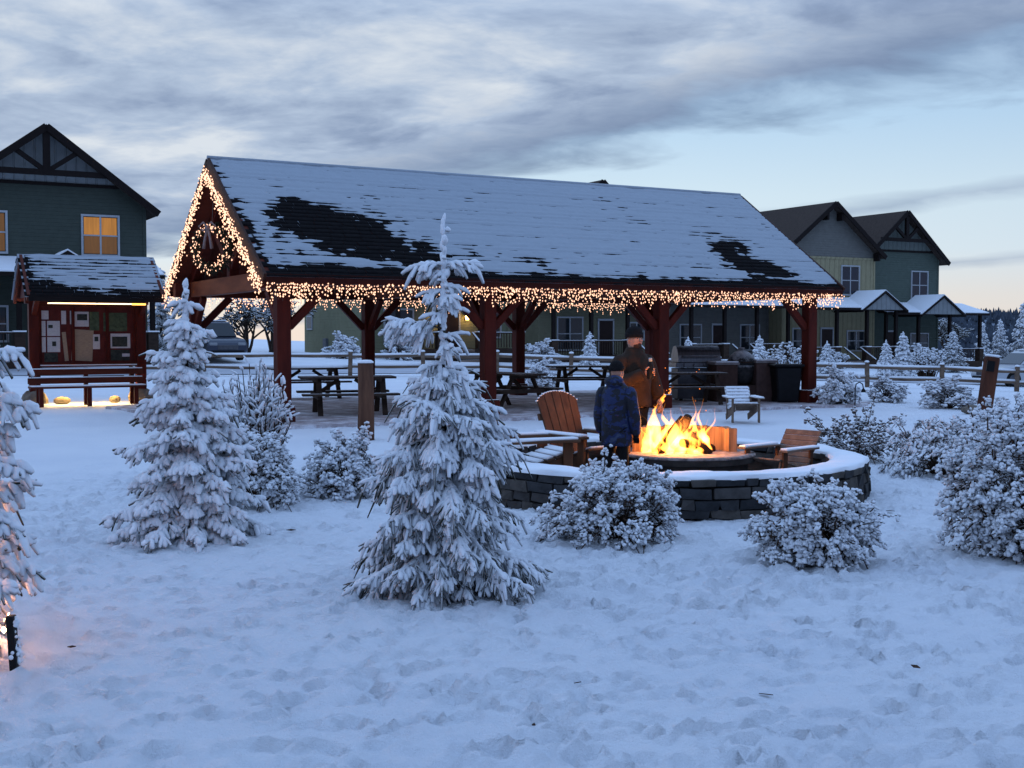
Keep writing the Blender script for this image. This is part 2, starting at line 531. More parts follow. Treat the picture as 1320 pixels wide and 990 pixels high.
# ============================================================ GROUND
def axis(dense0, dense1, step, lo, hi, grow=1.09):
    a = list(np.arange(dense0, dense1, step))
    s = step; x = a[-1]
    while x < hi:
        s *= grow; x += s; a.append(min(x, hi))
    s = step; x = a[0]; b = []
    while x > lo:
        s *= grow; x -= s; b.append(max(x, lo))
    return np.array(b[::-1] + a)
gx = axis(-4.2, 5.2, 0.034, -1500, 1500)
gy = axis(3.6, 13.0, 0.034, -8, 2500, 1.045)
GX, GY = np.meshgrid(gx, gy)
rng = np.random.default_rng(3)
near = 1 - sm(14, 60, GY)
small = (fbm(GX * 1.3, GY * 1.6, 4, 5) - 0.5) * 0.05
lump = (fbm(GX * 8.5, GY * 14, 4, 9) - 0.5)
ridge = 0.5 - np.abs(fbm(GX * 3.2, GY * 4.4, 4, 21) - 0.48) * 2.2
trod = sm(0.30, 0.62, fbm(GX * 0.5 + 3, GY * 0.5, 3, 33))
rel = small + lump * (0.045 + 0.06 * trod) + np.clip(ridge, 0, 1) * 0.035 * trod + (fbm(GX * 11, GY * 21, 4, 51) - 0.47) * (0.045 + 0.07 * trod)
# footprints: little pressed hollows with a raised toe
for i in range(3600):
    cy = 3.6 + 11 * rng.random() ** 1.1; cx = rng.uniform(-0.46, 0.48) * cy * 1.05
    if rng.random() < 0.35 * (1 - float(sm(0.3, 0.62, fbm(cx * 0.5 + 3, cy * 0.5, 3, 33)))): continue
    a = rng.uniform(-0.8, 0.8) + (PI / 2 if rng.random() < 0.35 else 0)
    l, w, d = rng.uniform(0.045, 0.115), rng.uniform(0.026, 0.045), rng.uniform(0.012, 0.034)
    i0, i1 = np.searchsorted(gx, (cx - 0.4, cx + 0.4)); j0, j1 = np.searchsorted(gy, (cy - 0.4, cy + 0.4))
    sx, sy = GX[j0:j1, i0:i1] - cx, GY[j0:j1, i0:i1] - cy
    uu = (sx * math.cos(a) + sy * math.sin(a)) / l; vv = (-sx * math.sin(a) + sy * math.cos(a)) / w
    rr = np.sqrt(uu ** 2 + vv ** 2)
    rel[j0:j1, i0:i1] += -d * (1 - sm(0.78, 1.06, rr)) + d * 0.55 * np.exp(-((rr - 1.35) / 0.25) ** 2)
GZ = hgt(GX, GY) + rel * near * (1 - 0.55 * sm(13, 17, GY))
GZ -= 0.03 * near
nxx, nyy = len(gx), len(gy)
idx = np.arange(nxx * nyy).reshape(nyy, nxx)
quads = np.stack([idx[:-1, :-1], idx[:-1, 1:], idx[1:, 1:], idx[1:, :-1]], -1).reshape(-1, 4)
gm = np_mesh('ground', np.stack([GX, GY, GZ], -1).reshape(-1, 3), quads)
m, t, b = nodes_of('trodden_snow')
n1 = tnoise(t, 26, 8, 0.72); n2 = tnoise(t, 95, 4, 0.6); n3 = tnoise(t, 0.6, 4, 0.5)
h = tmath(t, 'ADD', n1, tmath(t, 'MULTIPLY', n2, 0.4))
col = ramp(t, n3, [(0.3, (0.78, 0.81, 0.87)), (0.7, (0.86, 0.88, 0.92))])
t.links.new(col, b.inputs['Base Color'])
b.inputs['Roughness'].default_value = 0.7
b.inputs['Specular IOR Level'].default_value = 0.25
bump(t, b, h, 0.75, 0.05)
ground = structure(link('ground', gm, None, m))

# thinly dusted paving around the fire pit and under the pavilion roof
PAV = Vector((-0.15, 27.2, 0))
m, t, b = nodes_of('dusted_paving')
n1 = tnoise(t, 2.2, 7, 0.68); n2 = tnoise(t, 40, 5, 0.6)
col = ramp(t, tmath(t, 'ADD', n1, tmath(t, 'MULTIPLY', n2, 0.25)), [(0.42, (0.22, 0.165, 0.16)), (0.60, (0.42, 0.36, 0.37)), (0.72, (0.70, 0.68, 0.71))])
t.links.new(col, b.inputs['Base Color']); b.inputs['Roughness'].default_value = 0.85
bump(t, b, n2, 0.3, 0.01)
mb = MB()
N = 60
poly = []
for k in range(N):
    a = 2 * PI * k / N
    rx, ry = 7.9, 4.3
    c, s_ = math.cos(a), math.sin(a)
    e = 0.28
    x = rx * abs(c) ** e * (1 if c > 0 else -1); y = ry * abs(s_) ** e * (1 if s_ > 0 else -1)
    wob = 1 + 0.03 * math.sin(5 * a) + 0.02 * math.sin(11 * a + 1)
    poly.append((x * wob, y * wob))
mb.prism(poly, -0.1, 0.025, 'xy')
o = structure(mb.build('patio', m)); o.location = PAV; o.rotation_euler = (0, 0, AX)
# road behind the fence: packed snow sheet
mb = MB()
rx = np.linspace(-60, 60, 60)
vs = []
for x in rx:
    for off in (0, 1.6, 3.3, 5.0):
        y = 48.5 + 0.16 * x + off
        vs.append((x, y, gz(x, y) + 0.02))
mb.add(vs, [(i * 4 + k, (i + 1) * 4 + k, (i + 1) * 4 + k + 1, i * 4 + k + 1) for i in range(59) for k in range(3)])
structure(mb.build('road', mat('packed_snow', (0.55, 0.57, 0.62), (0.33, 0.34, 0.38), 1.2, 0.8, (0.3, 2, 1)), None, True))

# ------------------------------------------------------------ far wooded hill
hx = np.linspace(20, 900, 130); hy = np.linspace(135, 1100, 90)
HX, HY = np.meshgrid(hx, hy)
def hillz(x, y):
    crest = 10.5 * sm(70, 210, x) + 2.5 * (fbm(x * 0.012, y * 0.0 + 2, 3, 4) - 0.5)
    return -7 + (crest + 7.5) * sm(170, 700, y) + 5 * (fbm(x * 0.02, y * 0.02, 3, 8) - 0.5) * sm(150, 300, y) - 30 * sm(760, 1100, y)
HZ = hillz(HX, HY)
idx = np.arange(HX.size).reshape(HX.shape)
quads = np.stack([idx[:-1, :-1], idx[:-1, 1:], idx[1:, 1:], idx[1:, :-1]], -1).reshape(-1, 4)
structure(link('hill', np_mesh('hill', np.stack([HX, HY, HZ], -1).reshape(-1, 3), quads), None,
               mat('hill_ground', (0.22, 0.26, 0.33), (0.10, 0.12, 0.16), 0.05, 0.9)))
# the forest on it, one mass
n = 5200
fy = 165 + 600 * rng.random(n) ** 0.8
fx = fy * rng.uniform(0.22, 0.62, n)
fz = hillz(fx, fy)
hh = rng.uniform(2.6, 5.2, n) * (0.55 + 0.45 * sm(160, 420, fy)); rr = hh * rng.uniform(0.24, 0.36, n)
VV = []; TT = []
base = 0
for lvl, (z0, z1, rs) in enumerate(((0.0, 0.62, 1.0), (0.35, 1.0, 0.68))):
    ang = rng.uniform(0, 6.28, n)[:, None] + np.arange(6)[None] * PI / 3
    rj = rr[:, None] * rs * rng.uniform(0.7, 1.25, (n, 6))
    ring = np.stack([fx[:, None] + rj * np.cos(ang), fy[:, None] + rj * np.sin(ang), np.repeat((fz + hh * z0)[:, None], 6, 1)], -1)
    tip = np.stack([fx, fy, fz + hh * z1], -1)[:, None]
    VV.append(np.concatenate([ring, tip], 1).reshape(-1, 3))
    i0 = base + np.arange(n)[:, None] * 7
    k = np.arange(6)[None]
    TT.append(np.stack([i0 + k, i0 + (k + 1) % 6, np.repeat(i0 + 6, 6, 1)], -1).reshape(-1, 3))
    base += n * 7
o = link('hillside_forest', np_mesh('hillside_forest', np.concatenate(VV), None, np.concatenate(TT), False), None,
         mat('frosted_forest', (0.075, 0.092, 0.12), (0.018, 0.024, 0.034), 0.12, 0.9, detail=8))
stuff(o); o['label'] = 'dark frosted conifer forest covering the far hillside on the right'; o['category'] = 'forest'

# ============================================================ PAVILION
LX, LY = 6.22, 3.1           # half spacing of the corner posts
OVX, OVY = 0.46, 0.52        # roof overhangs
EAVE_Z, RIDGE_Z = 2.62, 5.05
HALF = LY + OVY
SLOPE = (RIDGE_Z - EAVE_Z) / HALF
pav = thing('pavilion', 'long open timber pavilion with red posts and snow-covered gable roof', 'pavilion', PAV, AX)
for x in (-LX, -2.07, 2.07, LX):
    for y in (-LY, LY):
        p = MB().box((x, y, 1.22), (0.255, 0.255, 2.40)).build('post', RED, pav, bevel=0.015)
        pb = MB().box((x, y, 0.14), (0.37, 0.37, 0.32)).build('post_base', RED, p, bevel=0.03)
        MB().box((x, y, 0.308), (0.35, 0.35, 0.022)).build('snow_cap', GREYWS, p, bevel=0.008)
        for s in (-1, 1):
            if abs(x + s * 0.5) > LX + 0.05: continue
            MB().beam((x + s * 0.12, y, 1.72), (x + s * 0.80, y, 2.40), 0.12, 0.15).build('knee_brace', RED, pav, bevel=0.01)
        sy = -1 if y > 0 else 1
        MB().beam((x, y + sy * 0.12, 1.72), (x, y + sy * 0.80, 2.40), 0.12, 0.15).build('knee_brace', RED, pav, bevel=0.01)
for y in (-LY, LY):
    MB().box((0, y, 2.555), (2 * LX + 0.9, 0.24, 0.30)).build('eave_beam', REDB, pav, bevel=0.012)
for x in (-LX, -2.07, 2.07, LX):
    tb = MB().box((x, 0, 2.575), (0.22, 2 * LY + 0.5, 0.335)).build('tie_beam', mat('cross_beam', (0.24, 0.068, 0.028), (0.11, 0.027, 0.013), 4, 0.6, (1, 0.25, 1), 0.3, 0.006), pav, bevel=0.012)
    MB().box((x, 0, 3.70), (0.20, 0.22, 1.92)).build('king_post', RED, pav, bevel=0.012)
    for s in (-1, 1):
        MB().beam((x, s * (HALF - 0.15), EAVE_Z + 0.15 * SLOPE - 0.20), (x, s * 0.06, RIDGE_Z - 0.06 * SLOPE - 0.24), 0.20, 0.24).build('rafter', RED, pav, bevel=0.01)
        MB().beam((x, s * 0.08, 2.95), (x, s * 1.35, 3.90), 0.16, 0.18).build('strut', RED, pav, bevel=0.01)
MB().box((0, 0, RIDGE_Z - 0.33), (2 * LX + 0.8, 0.16, 0.26)).build('ridge_beam', REDB, pav)
nrm = Vector((0, -SLOPE, 1)).normalized()
RL = LX + OVX
slen = math.hypot(HALF, RIDGE_Z - EAVE_Z)
for s in (-1, 1):
    d = MB()
    a = (s * HALF, EAVE_Z); bq = (0, RIDGE_Z)
    th = 0.09
    d.prism([(a[0], a[1]), (bq[0], bq[1]), (0, RIDGE_Z - th * 1.25), (a[0], a[1] - th)], -RL, RL, 'yz')
    d.build('roof_deck', DECK, pav)
    MB().box((0, s * (HALF + 0.022), EAVE_Z - 0.085), (2 * RL, 0.045, 0.20)).build('fascia', mat('fascia_wood', (0.055, 0.010, 0.006), (0.03, 0.006, 0.004), 4, 0.8), pav)
    for e in (-1, 1):
        MB().beam((e * (RL + 0.025), s * (HALF + 0.02), EAVE_Z - 0.09), (e * (RL + 0.025), s * 0.001, RIDGE_Z - 0.085), 0.05, 0.24).build('barge_board', mat('barge_wood', (0.055, 0.019, 0.011), (0.028, 0.010, 0.006), 4, 0.6, (1, 0.3, 1), 0.3, 0.006), pav)
# shingles: courses of overlapping tabs, too many to tell apart singly under the snow
def shingle_slope(s, half_len, eave, ridge, half, expo=0.145, tabw=0.30, seed=1, over=0.05):
    r = np.random.default_rng(seed)
    sl = math.hypot(half, ridge - eave)
    up = Vector((0, -s * half / sl, (ridge - eave) / sl)); nn = Vector((0, s * (ridge - eave) / sl, half / sl))
    o0 = Vector((0, s * half, eave)) - up * over
    Vv = []; Q = []
    rows = int((sl + over) / expo)
    for i in range(rows):
        x = -half_len - over + (0.15 if i % 2 else 0)
        while x < half_len + over:
            w = tabw * r.uniform(0.7, 1.15)
            x1 = min(x + w - 0.008, half_len + over)
            t0 = i * expo + r.uniform(-0.012, 0.012); t1 = min(t0 + expo + 0.03, sl + over)
            k = r.uniform(0.022, 0.034); b = len(Vv)
            for xx, tt, hh in ((x, t0, k), (x1, t0, k), (x1, t1, 0.008), (x, t1, 0.008), (x, t0, 0), (x1, t0, 0)):
                p = o0 + up * tt + nn * hh
                Vv.append((xx, p.y, p.z))
            Q += [(b, b + 1, b + 2, b + 3), (b + 4, b + 5, b + 1, b)]
            x += w
    Vv = np.array(Vv)
    return np_mesh('shingles', Vv, Q, None, False), o0, up, nn, sl
def roof_snow(name, half_len, o0, up, nn, sl, mask, step=0.055, thick=0.03, seed=2, expo=0.145, over=0.05):
    nx_ = int(2 * (half_len + over) / step); nt_ = int((sl + over) / (step * 0.7))
    xs = np.linspace(-half_len - over, half_len + over, nx_); ts = np.linspace(-0.01, sl + over, nt_)
    A, T = np.meshgrid(xs, ts)
    mk = mask(A, T / sl)
    fr = np.mod(T, expo) / expo
    rough_ = 0.50 + 1.1 * np.clip(fbm(A * 2.5, T * 7, 4, seed + 40) - 0.12, 0, 1) * (1.15 - 0.55 * T / sl)
    hgt_ = 0.018 + mk * thick - 0.022 * (1 - sm(0.0, 0.30, fr)) * rough_  + 0.008 * (fbm(A * 6, T * 9, 3, seed) - 0.5)
    hgt_ = np.clip(hgt_, -0.02, 0.11)
    P = np.zeros((nt_, nx_, 3))
    P[..., 0] = A
    P[..., 1] = o0.y + up.y * T + nn.y * hgt_
    P[..., 2] = o0.z + up.z * T + nn.z * hgt_
    ix = np.arange(nx_ * nt_).reshape(nt_, nx_)
    qd = np.stack([ix[:-1, :-1], ix[:-1, 1:], ix[1:, 1:], ix[1:, :-1]], -1).reshape(-1, 4)
    return np_mesh(name, P.reshape(-1, 3), qd)
def pav_mask(A, T):
    s = A + RL
    str_ = fbm(A * 1.6, T * 34, 4, 3) - 0.47            # long streaks along the courses
    blot = fbm(A * 3.6, T * 17, 5, 12) - 0.47
    def g(cs, ct, ws, wt): return np.exp(-(((s - cs) / ws) ** 2 + ((T - ct) / wt) ** 2))
    bare = 1.65 * g(2.0, 0.36, 1.30, 0.20) + 0.75 * g(3.2, 0.18, 1.2, 0.12) + 0.9 * g(1.3, 0.56, 0.7, 0.13) + 0.3 * g(5.4, 0.20, 0.9, 0.07)
    bare = bare - 0.8 * g(1.9, 0.12, 0.9, 0.05)
    bare = bare + 1.35 * g(11.2, 0.34, 0.62, 0.17) + 1.1 * g(11.8, 0.16, 0.8, 0.09) - 0.6 * g(12.7, 0.3, 0.4, 0.2)
    bare = bare + 1.6 * np.exp(-(T / (0.050 + 0.05 * np.exp(-(s / 3.5) ** 2))) ** 2) + 0.9 * np.exp(-(s / 0.16) ** 2) + 0.25 * np.exp(-(T / 0.15) ** 2)
    spk = 1.1 * (vnoise(A * 6.0, T * 31, 77) - 0.5) * np.clip(bare * 2.0, 0, 1)
    return np.clip((1.02 + spk - bare * 1.38 + str_ * 1.0 + blot * 1.9) * 1.1, -0.75, 1.0)
def back_mask(A, T):
    return np.clip(0.8 - 1.3 * np.exp(-(T / 0.05) ** 2) + (fbm(A * 1.6, T * 30, 4, 6) - 0.5), -0.7, 1)
for s in (-1, 1):
    me, o0, up, nn, sl = shingle_slope(s, RL, EAVE_Z, RIDGE_Z, HALF, seed=4 + s)
    stuff(link('shingles', me, pav, SHING))
    sm_ = roof_snow('roof_snow', RL - 0.02, o0, up, nn, sl, pav_mask if s < 0 else back_mask, seed=5 + s)
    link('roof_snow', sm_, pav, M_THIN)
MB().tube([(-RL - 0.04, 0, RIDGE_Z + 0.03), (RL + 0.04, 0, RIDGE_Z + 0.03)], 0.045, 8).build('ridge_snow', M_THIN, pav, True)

# ------------------------------------------------------------ icicle lights
OCT_V = np.array([(1, 0, 0), (-1, 0, 0), (0, 1, 0), (0, -1, 0), (0, 0, 1.25), (0, 0, -1.25)], float)
OCT_F = np.array([(0, 2, 4), (2, 1, 4), (1, 3, 4), (3, 0, 4), (2, 0, 5), (1, 2, 5), (3, 1, 5), (0, 3, 5)])
def bulbs_mesh(P, r, rg):
    P = np.asarray(P, float); n = len(P)
    R = r * rg.uniform(0.75, 1.25, (n, 1, 1))
    Vv = (P[:, None] + OCT_V[None] * R).reshape(-1, 3)
    F = (OCT_F[None] + (np.arange(n) * 6)[:, None, None]).reshape(-1, 3)
    return np_mesh('bulbs', Vv, None, F, True)
def pav_w(p):
    p = Vector(p)
    return PAV + U * p.x + V * p.y + Vector((0, 0, p.z))
WIRE = mat('light_wire', (0.16, 0.13, 0.11), None, 5, 0.6)
def icicles(label, a, b, seed, dropmax=0.34, dens=1.0, out=(0, 0, 0), clump=()):
    rg = np.random.default_rng(seed)
    a = Vector(a); b = Vector(b); L = (b - a).length
    root = thing('icicle_lights', label, 'string lights', pav_w(a), AX, 'icicle lights on the pavilion')
    P = []; w = MB()
    n = int(L / 0.034 * dens)
    ta = []
    for i in range(n):
        t = (i + rg.uniform(-0.3, 0.3)) / n
        c = (b - a) * t
        if i % 4 == 0: ta.append(c + Vector((0, 0, rg.uniform(-0.015, 0.02))))
        dl = dropmax * (0.35 + 0.65 * abs(math.sin(i * 0.62 + rg.uniform(-0.5, 0.5)))) * rg.uniform(0.45, 1.05)
        if i % 2 == 0: w.tube([c, c - Vector((0, 0, dl))], 0.0025, 3, False)
        for z in np.arange(0, dl, 0.055):
            if rg.random() < 0.14: continue
            P.append((c.x + rg.normal(0, 0.018), c.y + rg.normal(0, 0.022), c.z - z + rg.normal(0, 0.012)))
    for t0, nn_ in clump:
        c = (b - a) * t0
        for k in range(nn_):
            P.append((c.x + rg.normal(0, 0.09), c.y + rg.normal(0, 0.05), c.z - abs(rg.normal(0.1, 0.1))))
    w.tube(ta, 0.006, 4)
    w.build('cable', WIRE, root)
    stuff(link('bulbs', bulbs_mesh(P, 0.0145, rg), root, BULB))
    return root
yF = -(HALF + 0.07)
icicles('dense warm icicle lights along the long front eave of the pavilion', (-RL, yF, EAVE_Z - 0.16), (RL, yF, EAVE_Z - 0.16), 1, 0.36, 1.0,
        clump=((0.045, 40), (0.36, 24), (0.655, 30), (0.962, 40)))
icicles('warm icicle lights along the far back eave, seen below the tie beam', (-RL, -yF, EAVE_Z - 0.16), (RL, -yF, EAVE_Z - 0.16), 2, 0.36, 0.8)
def rake(label, s, seed):
    rg = np.random.default_rng(seed)
    a = Vector((-RL - 0.09, s * HALF, EAVE_Z - 0.12)); b = Vector((-RL - 0.09, 0, RIDGE_Z - 0.16))
    root = thing('icicle_lights', label, 'string lights', pav_w(a), AX, 'icicle lights on the pavilion')
    P = []; ca = []
    n = 95
    for i in range(n):
        t = (i + rg.uniform(-0.4, 0.4)) / n
        c = (b - a) * t
        if i % 5 == 0: ca.append(c)
        dl = rg.uniform(0.10, 0.40)
        for z in np.arange(0, dl, 0.05):
            P.append((c.x + rg.normal(0, 0.025), c.y + rg.normal(0, 0.03), c.z - z + rg.normal(0, 0.02)))
    MB().tube(ca, 0.006, 4).build('cable', WIRE, root)
    stuff(link('bulbs', bulbs_mesh(P, 0.0145, rg), root, BULB))
rake('warm icicle lights on the right, nearer slope of the gable end', -1, 3)
rake('warm icicle lights on the left, farther slope of the gable end', 1, 4)
# ------------------------------------------------------------ wreath in the gable
wr = thing('wreath', 'big evergreen wreath with warm bulbs hanging inside the lit gable', 'wreath', pav_w((-LX - 0.42, 0, 2.78)), AX + 0.62)
rg = np.random.default_rng(8)
P = []; needles = MB()
for k in range(520):
    a = rg.uniform(0, 2 * PI); R = 0.39 + rg.normal(0, 0.045)
    c = Vector((rg.normal(0, 0.05), R * math.cos(a), 0.52 + R * math.sin(a)))
    d = Vector((rg.normal(0, 0.8), math.cos(a) + rg.normal(0, 0.6), math.sin(a) + rg.normal(0, 0.6))).normalized()
    needles.tube([c, c + d * 0.10], [0.016, 0.004], 4)
needles.build('needles', NEEDLE, wr)
for k in range(190):
    a = rg.uniform(0, 2 * PI); R = 0.40 + rg.normal(0, 0.045)
    P.append((rg.normal(-0.06, 0.07), R * math.cos(a), 0.52 + R * math.sin(a)))
stuff(link('bulbs', bulbs_mesh(P, 0.016, rg), wr, BULB))
bow = MB()
for s in (-1, 1):
    bow.tube([(-0.12, 0, 0.92), (-0.14, s * 0.10, 1.02), (-0.14, s * 0.20, 0.95), (-0.13, s * 0.12, 0.86), (-0.12, 0, 0.92)], 0.022, 5)
    bow.tube([(-0.12, 0, 0.92), (-0.13, s * 0.06, 0.72), (-0.13, s * 0.10, 0.50)], [0.03, 0.028, 0.035], 5)
bow.ball((-0.14, 0, 0.92), 0.045)
bow.build('bow', mat('frosted_ribbon', (0.32, 0.24, 0.22), (0.22, 0.14, 0.13), 10, 0.7), wr, True)
MB().tube([(0.0, 0, 0.95), (0.1, 0, 1.95)], 0.006, 4).build('hanger', WIRE, wr)

# ============================================================ NOTICE-BOARD KIOSK
KI = gp(114, 27.6)
kio = thing('notice_kiosk', 'roofed red timber notice board kiosk with papers behind a bench', 'kiosk', KI, AX)
KX, KH = 1.17, 1.25
KE, KR = 2.42, 3.36
for s in (-1, 1):
    p = MB().box((s * KX, 0, 1.28), (0.22, 0.22, 2.3)).build('post', RED, kio, bevel=0.012)
    b = MB(); b.ball((0, 0, 0), (0.30, 0.26, 0.22), 9, 6)
    b.v = [(x + s * KX + random.uniform(-.03, .03), y + random.uniform(-.03, .03), max(z, -0.1) + 0.12) for x, y, z in b.v]
    b.build('base_stone', STONEB, kio)
    MB().beam((s * KX, 0.0, 2.0), (s * KX, -s * 0 - 0.75, 2.42), 0.10, 0.12).build('brace', RED, kio)
    for e in (-1, 1):
        MB().beam((s * 1.42, e * KH, KE - 0.05), (s * 1.42, 0.001 * e, KR - 0.07), 0.06, 0.18).build('barge_board', REDB, kio)
    MB().prism([(-KH + 0.15, KE + 0.0), (KH - 0.15, KE + 0.0), (0, KR - 0.12)], s * 1.30, s * 1.34, 'yz').build('gable_panel', RED, kio)
MB().box((0, 0, 2.36), (2.7, 0.18, 0.18)).build('top_beam', REDB, kio, bevel=0.01)
for e in (-1, 1):
    th = 0.07
    MB().prism([(e * KH, KE), (0, KR), (0, KR - th * 1.3), (e * KH, KE - th)], -1.42, 1.42, 'yz').build('roof_deck', DECK, kio)
    MB().box((0, e * (KH + 0.02), KE - 0.05), (2.84, 0.04, 0.14)).build('fascia', TRIM, kio)
    me, o0, up, nn, sl = shingle_slope(e, 1.46, KE, KR, KH, 0.13, 0.26, 20 + e, 0.04)
    stuff(link('shingles', me, kio, SHING))
    def kmask(A, T):
        bare = 1.2 * np.exp(-(T / 0.20) ** 2) + 1.1 * np.exp(-((A + 1.46) / 0.22) ** 2) + 0.9 * np.exp(-(((A + 0.9) / 0.5) ** 2 + ((T - 0.2) / 0.14) ** 2))
        return np.clip((0.55 - bare + 1.5 * (fbm(A * 2.0, T * 14, 4, 31) - 0.47) + 0.7 * (fbm(A * 5, T * 9, 3, 37) - 0.47)), -0.75, 0.9)
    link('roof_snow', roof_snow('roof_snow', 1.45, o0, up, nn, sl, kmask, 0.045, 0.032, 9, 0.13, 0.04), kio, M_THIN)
# the board with its papers
PANEL = mat('maroon_panel', (0.12, 0.022, 0.016), (0.07, 0.012, 0.010), 6, 0.6)
MB().box((0, 0.02, 1.58), (2.12, 0.05, 1.32)).build('board', PANEL, kio)
for x in (-1.04, -0.33, 0.42, 1.04):
    MB().box((x, -0.02, 1.58), (0.07, 0.06, 1.34)).build('board_frame', RED, kio, bevel=0.005)
for z in (0.90, 2.25):
    MB().box((0, -0.022, z), (2.16, 0.064, 0.07)).build('board_frame', REDB, kio, bevel=0.005)
def paper(x0, x1, y0, y1, k, tilt=0.0):
    """extent on the board in image columns and rows"""
    f = lambda px: (px - 114) / 58.8
    g = lambda py: 1.6 - (py - 430) / 56.1
    xa, xb, za, zb = f(x0), f(x1), g(y1), g(y0)
    R = Matrix.Rotation(tilt, 3, 'Y')
    return MB().box(((xa + xb) / 2, -0.011, (za + zb) / 2), (xb - xa, 0.008, zb - za), R).build('notice', PAPER[k], kio)
for a in ((48, 64, 401, 412, 0), (48, 60, 414, 433, 0), (62, 78, 414, 433, 0), (48, 60, 434.5, 453.5, 0), (62, 78, 434.5, 453.5, 0),
          (58, 75, 454.5, 466, 3), (80, 86, 401, 418, 0), (91, 96, 401, 418, 0), (97, 115, 402, 421, 0), (116, 128.5, 402, 426, 2),
          (134, 165, 403, 427, 2), (120, 129, 431, 450, 0), (143, 169, 430, 449, 0), (143, 168, 451, 465, 3)):
    n = paper(*a)
for a in ((145, 165, 434, 447, 3), (100, 113, 405, 413, 3), (63.5, 69, 419, 423, 3), (68, 73, 440, 446, 3), (50, 55, 417, 421, 3), (158, 168, 456, 460, 0), (122, 127, 434, 440, 3)):
    q_ = paper(*a); q_.name = 'picture'; q_.location = (0, -0.006, 0)
paper(93, 120, 425, 465, 1, 0.06)
paper(82, 87, 428, 465, 1, -0.09)
MB().box((0.0, -0.10, 0.86), (2.15, 0.14, 0.03)).build('ledge', RED, kio)
MB().box((0.0, -0.10, 0.885), (2.10, 0.13, 0.02)).build('ledge_snow', M_CAP, kio)
# tube light below the front eave, warm at one end
TUBE = emit('tube_light', (1.0, 0.66, 0.36), 4.0)
MB().tube([(-1.02, -1.16, 2.26), (1.05, -1.16, 2.26)], 0.013, 8).build('tube_light', TUBE, kio)
MB().tube([(0.75, -1.19, 2.255), (1.05, -1.19, 2.255)], 0.020, 8).build('tube_light', emit('tube_light_warm', (1.0, 0.52, 0.10), 3.0), kio)
for x in (-1.0, 0.0, 1.0):
    MB().box((x, -1.16, 2.315), (0.04, 0.05, 0.09)).build('bracket', BLACKM, kio)
# flood light that washes the ground under the board
fl = MB().box((0.35, 0.10, 0.60), (0.9, 0.10, 0.05)).build('floor_light', BLACKM, kio)
MB().box((0.35, 0.10, 0.572), (0.86, 0.08, 0.006)).build('lens', emit('amber_lens', (1.0, 0.58, 0.16), 14.0), fl)
ld = bpy.data.lights.new('floor_light_lamp', 'AREA'); ld.shape = 'RECTANGLE'; ld.size = 1.7; ld.size_y = 0.12; ld.energy = 62; ld.color = (1.0, 0.62, 0.20)
lo = bpy.data.objects.new('floor_light_lamp', ld); C.objects.link(lo); lo.parent = kio; lo.location = (0.0, 0.10, 0.56)
for x in (-0.55, 0.62):
    r_ = MB(); r_.ball((x, 0.25, 0.06), (random.uniform(.12, .2), .12, random.uniform(.08, .13)), 8, 5)
    r_.build('rock', STONEB, kio, True)
# bench in front of the kiosk
bn = thing('bench', 'dark red slatted bench in front of the notice board', 'bench', gp(112, 26.7), AX)
for x in (-1.0, 0.0, 1.0):
    MB().box((x, 0.17, 0.42), (0.09, 0.09, 0.84)).build('leg', RED, bn, bevel=0.006)
    MB().box((x, -0.28, 0.20), (0.09, 0.09, 0.40)).build('leg', RED, bn, bevel=0.006)
for z in (0.56, 0.75):
    MB().box((0, 0.10, z), (2.45, 0.05, 0.13)).build('back_rail', REDB, bn, bevel=0.006)
    MB().box((0, 0.10, z + 0.075), (2.42, 0.06, 0.018)).build('snow', M_CAP, bn)
for y in (-0.28, -0.12, 0.03):
    MB().box((0, y, 0.425), (2.45, 0.13, 0.045)).build('seat_slat', REDB, bn, bevel=0.006)
    MB().box((0, y, 0.457), (2.40, 0.115, 0.018)).build('snow', M_CAP, bn)

# ============================================================ HOUSES
SNOWROOF = M_SNOW
def window(par, x, z, w, h, y, pane=GLASSB, cols=2, rows=2, trim=WHITEF):
    f = MB()
    t = 0.09
    for s in (-1, 1):
        f.box((x + s * (w / 2 + t / 2), y - 0.03, z), (t, 0.08, h + 2 * t))
        f.box((x, y - 0.03, z + s * (h / 2 + t / 2)), (w, 0.08, t))
    fo = f.build('window', trim, par)
    g = 0.035
    for i in range(cols):
        for j in range(rows):
            cw, ch = w / cols, h / rows
            MB().box((x - w / 2 + cw * (i + .5), y - 0.008, z - h / 2 + ch * (j + .5)), (cw - 2 * g, 0.02, ch - 2 * g)).build('pane', pane[j] if isinstance(pane, tuple) else pane, fo)
    mu = MB()
    for i in range(1, cols): mu.box((x - w / 2 + w / cols * i, y - 0.022, z), (0.075, 0.05, h))
    for j in range(1, rows): mu.box((x, y - 0.020, z - h / 2 + h / rows * j), (w, 0.045, 0.06))
    if mu.v: mu.build('mullion', trim, fo)
    return fo
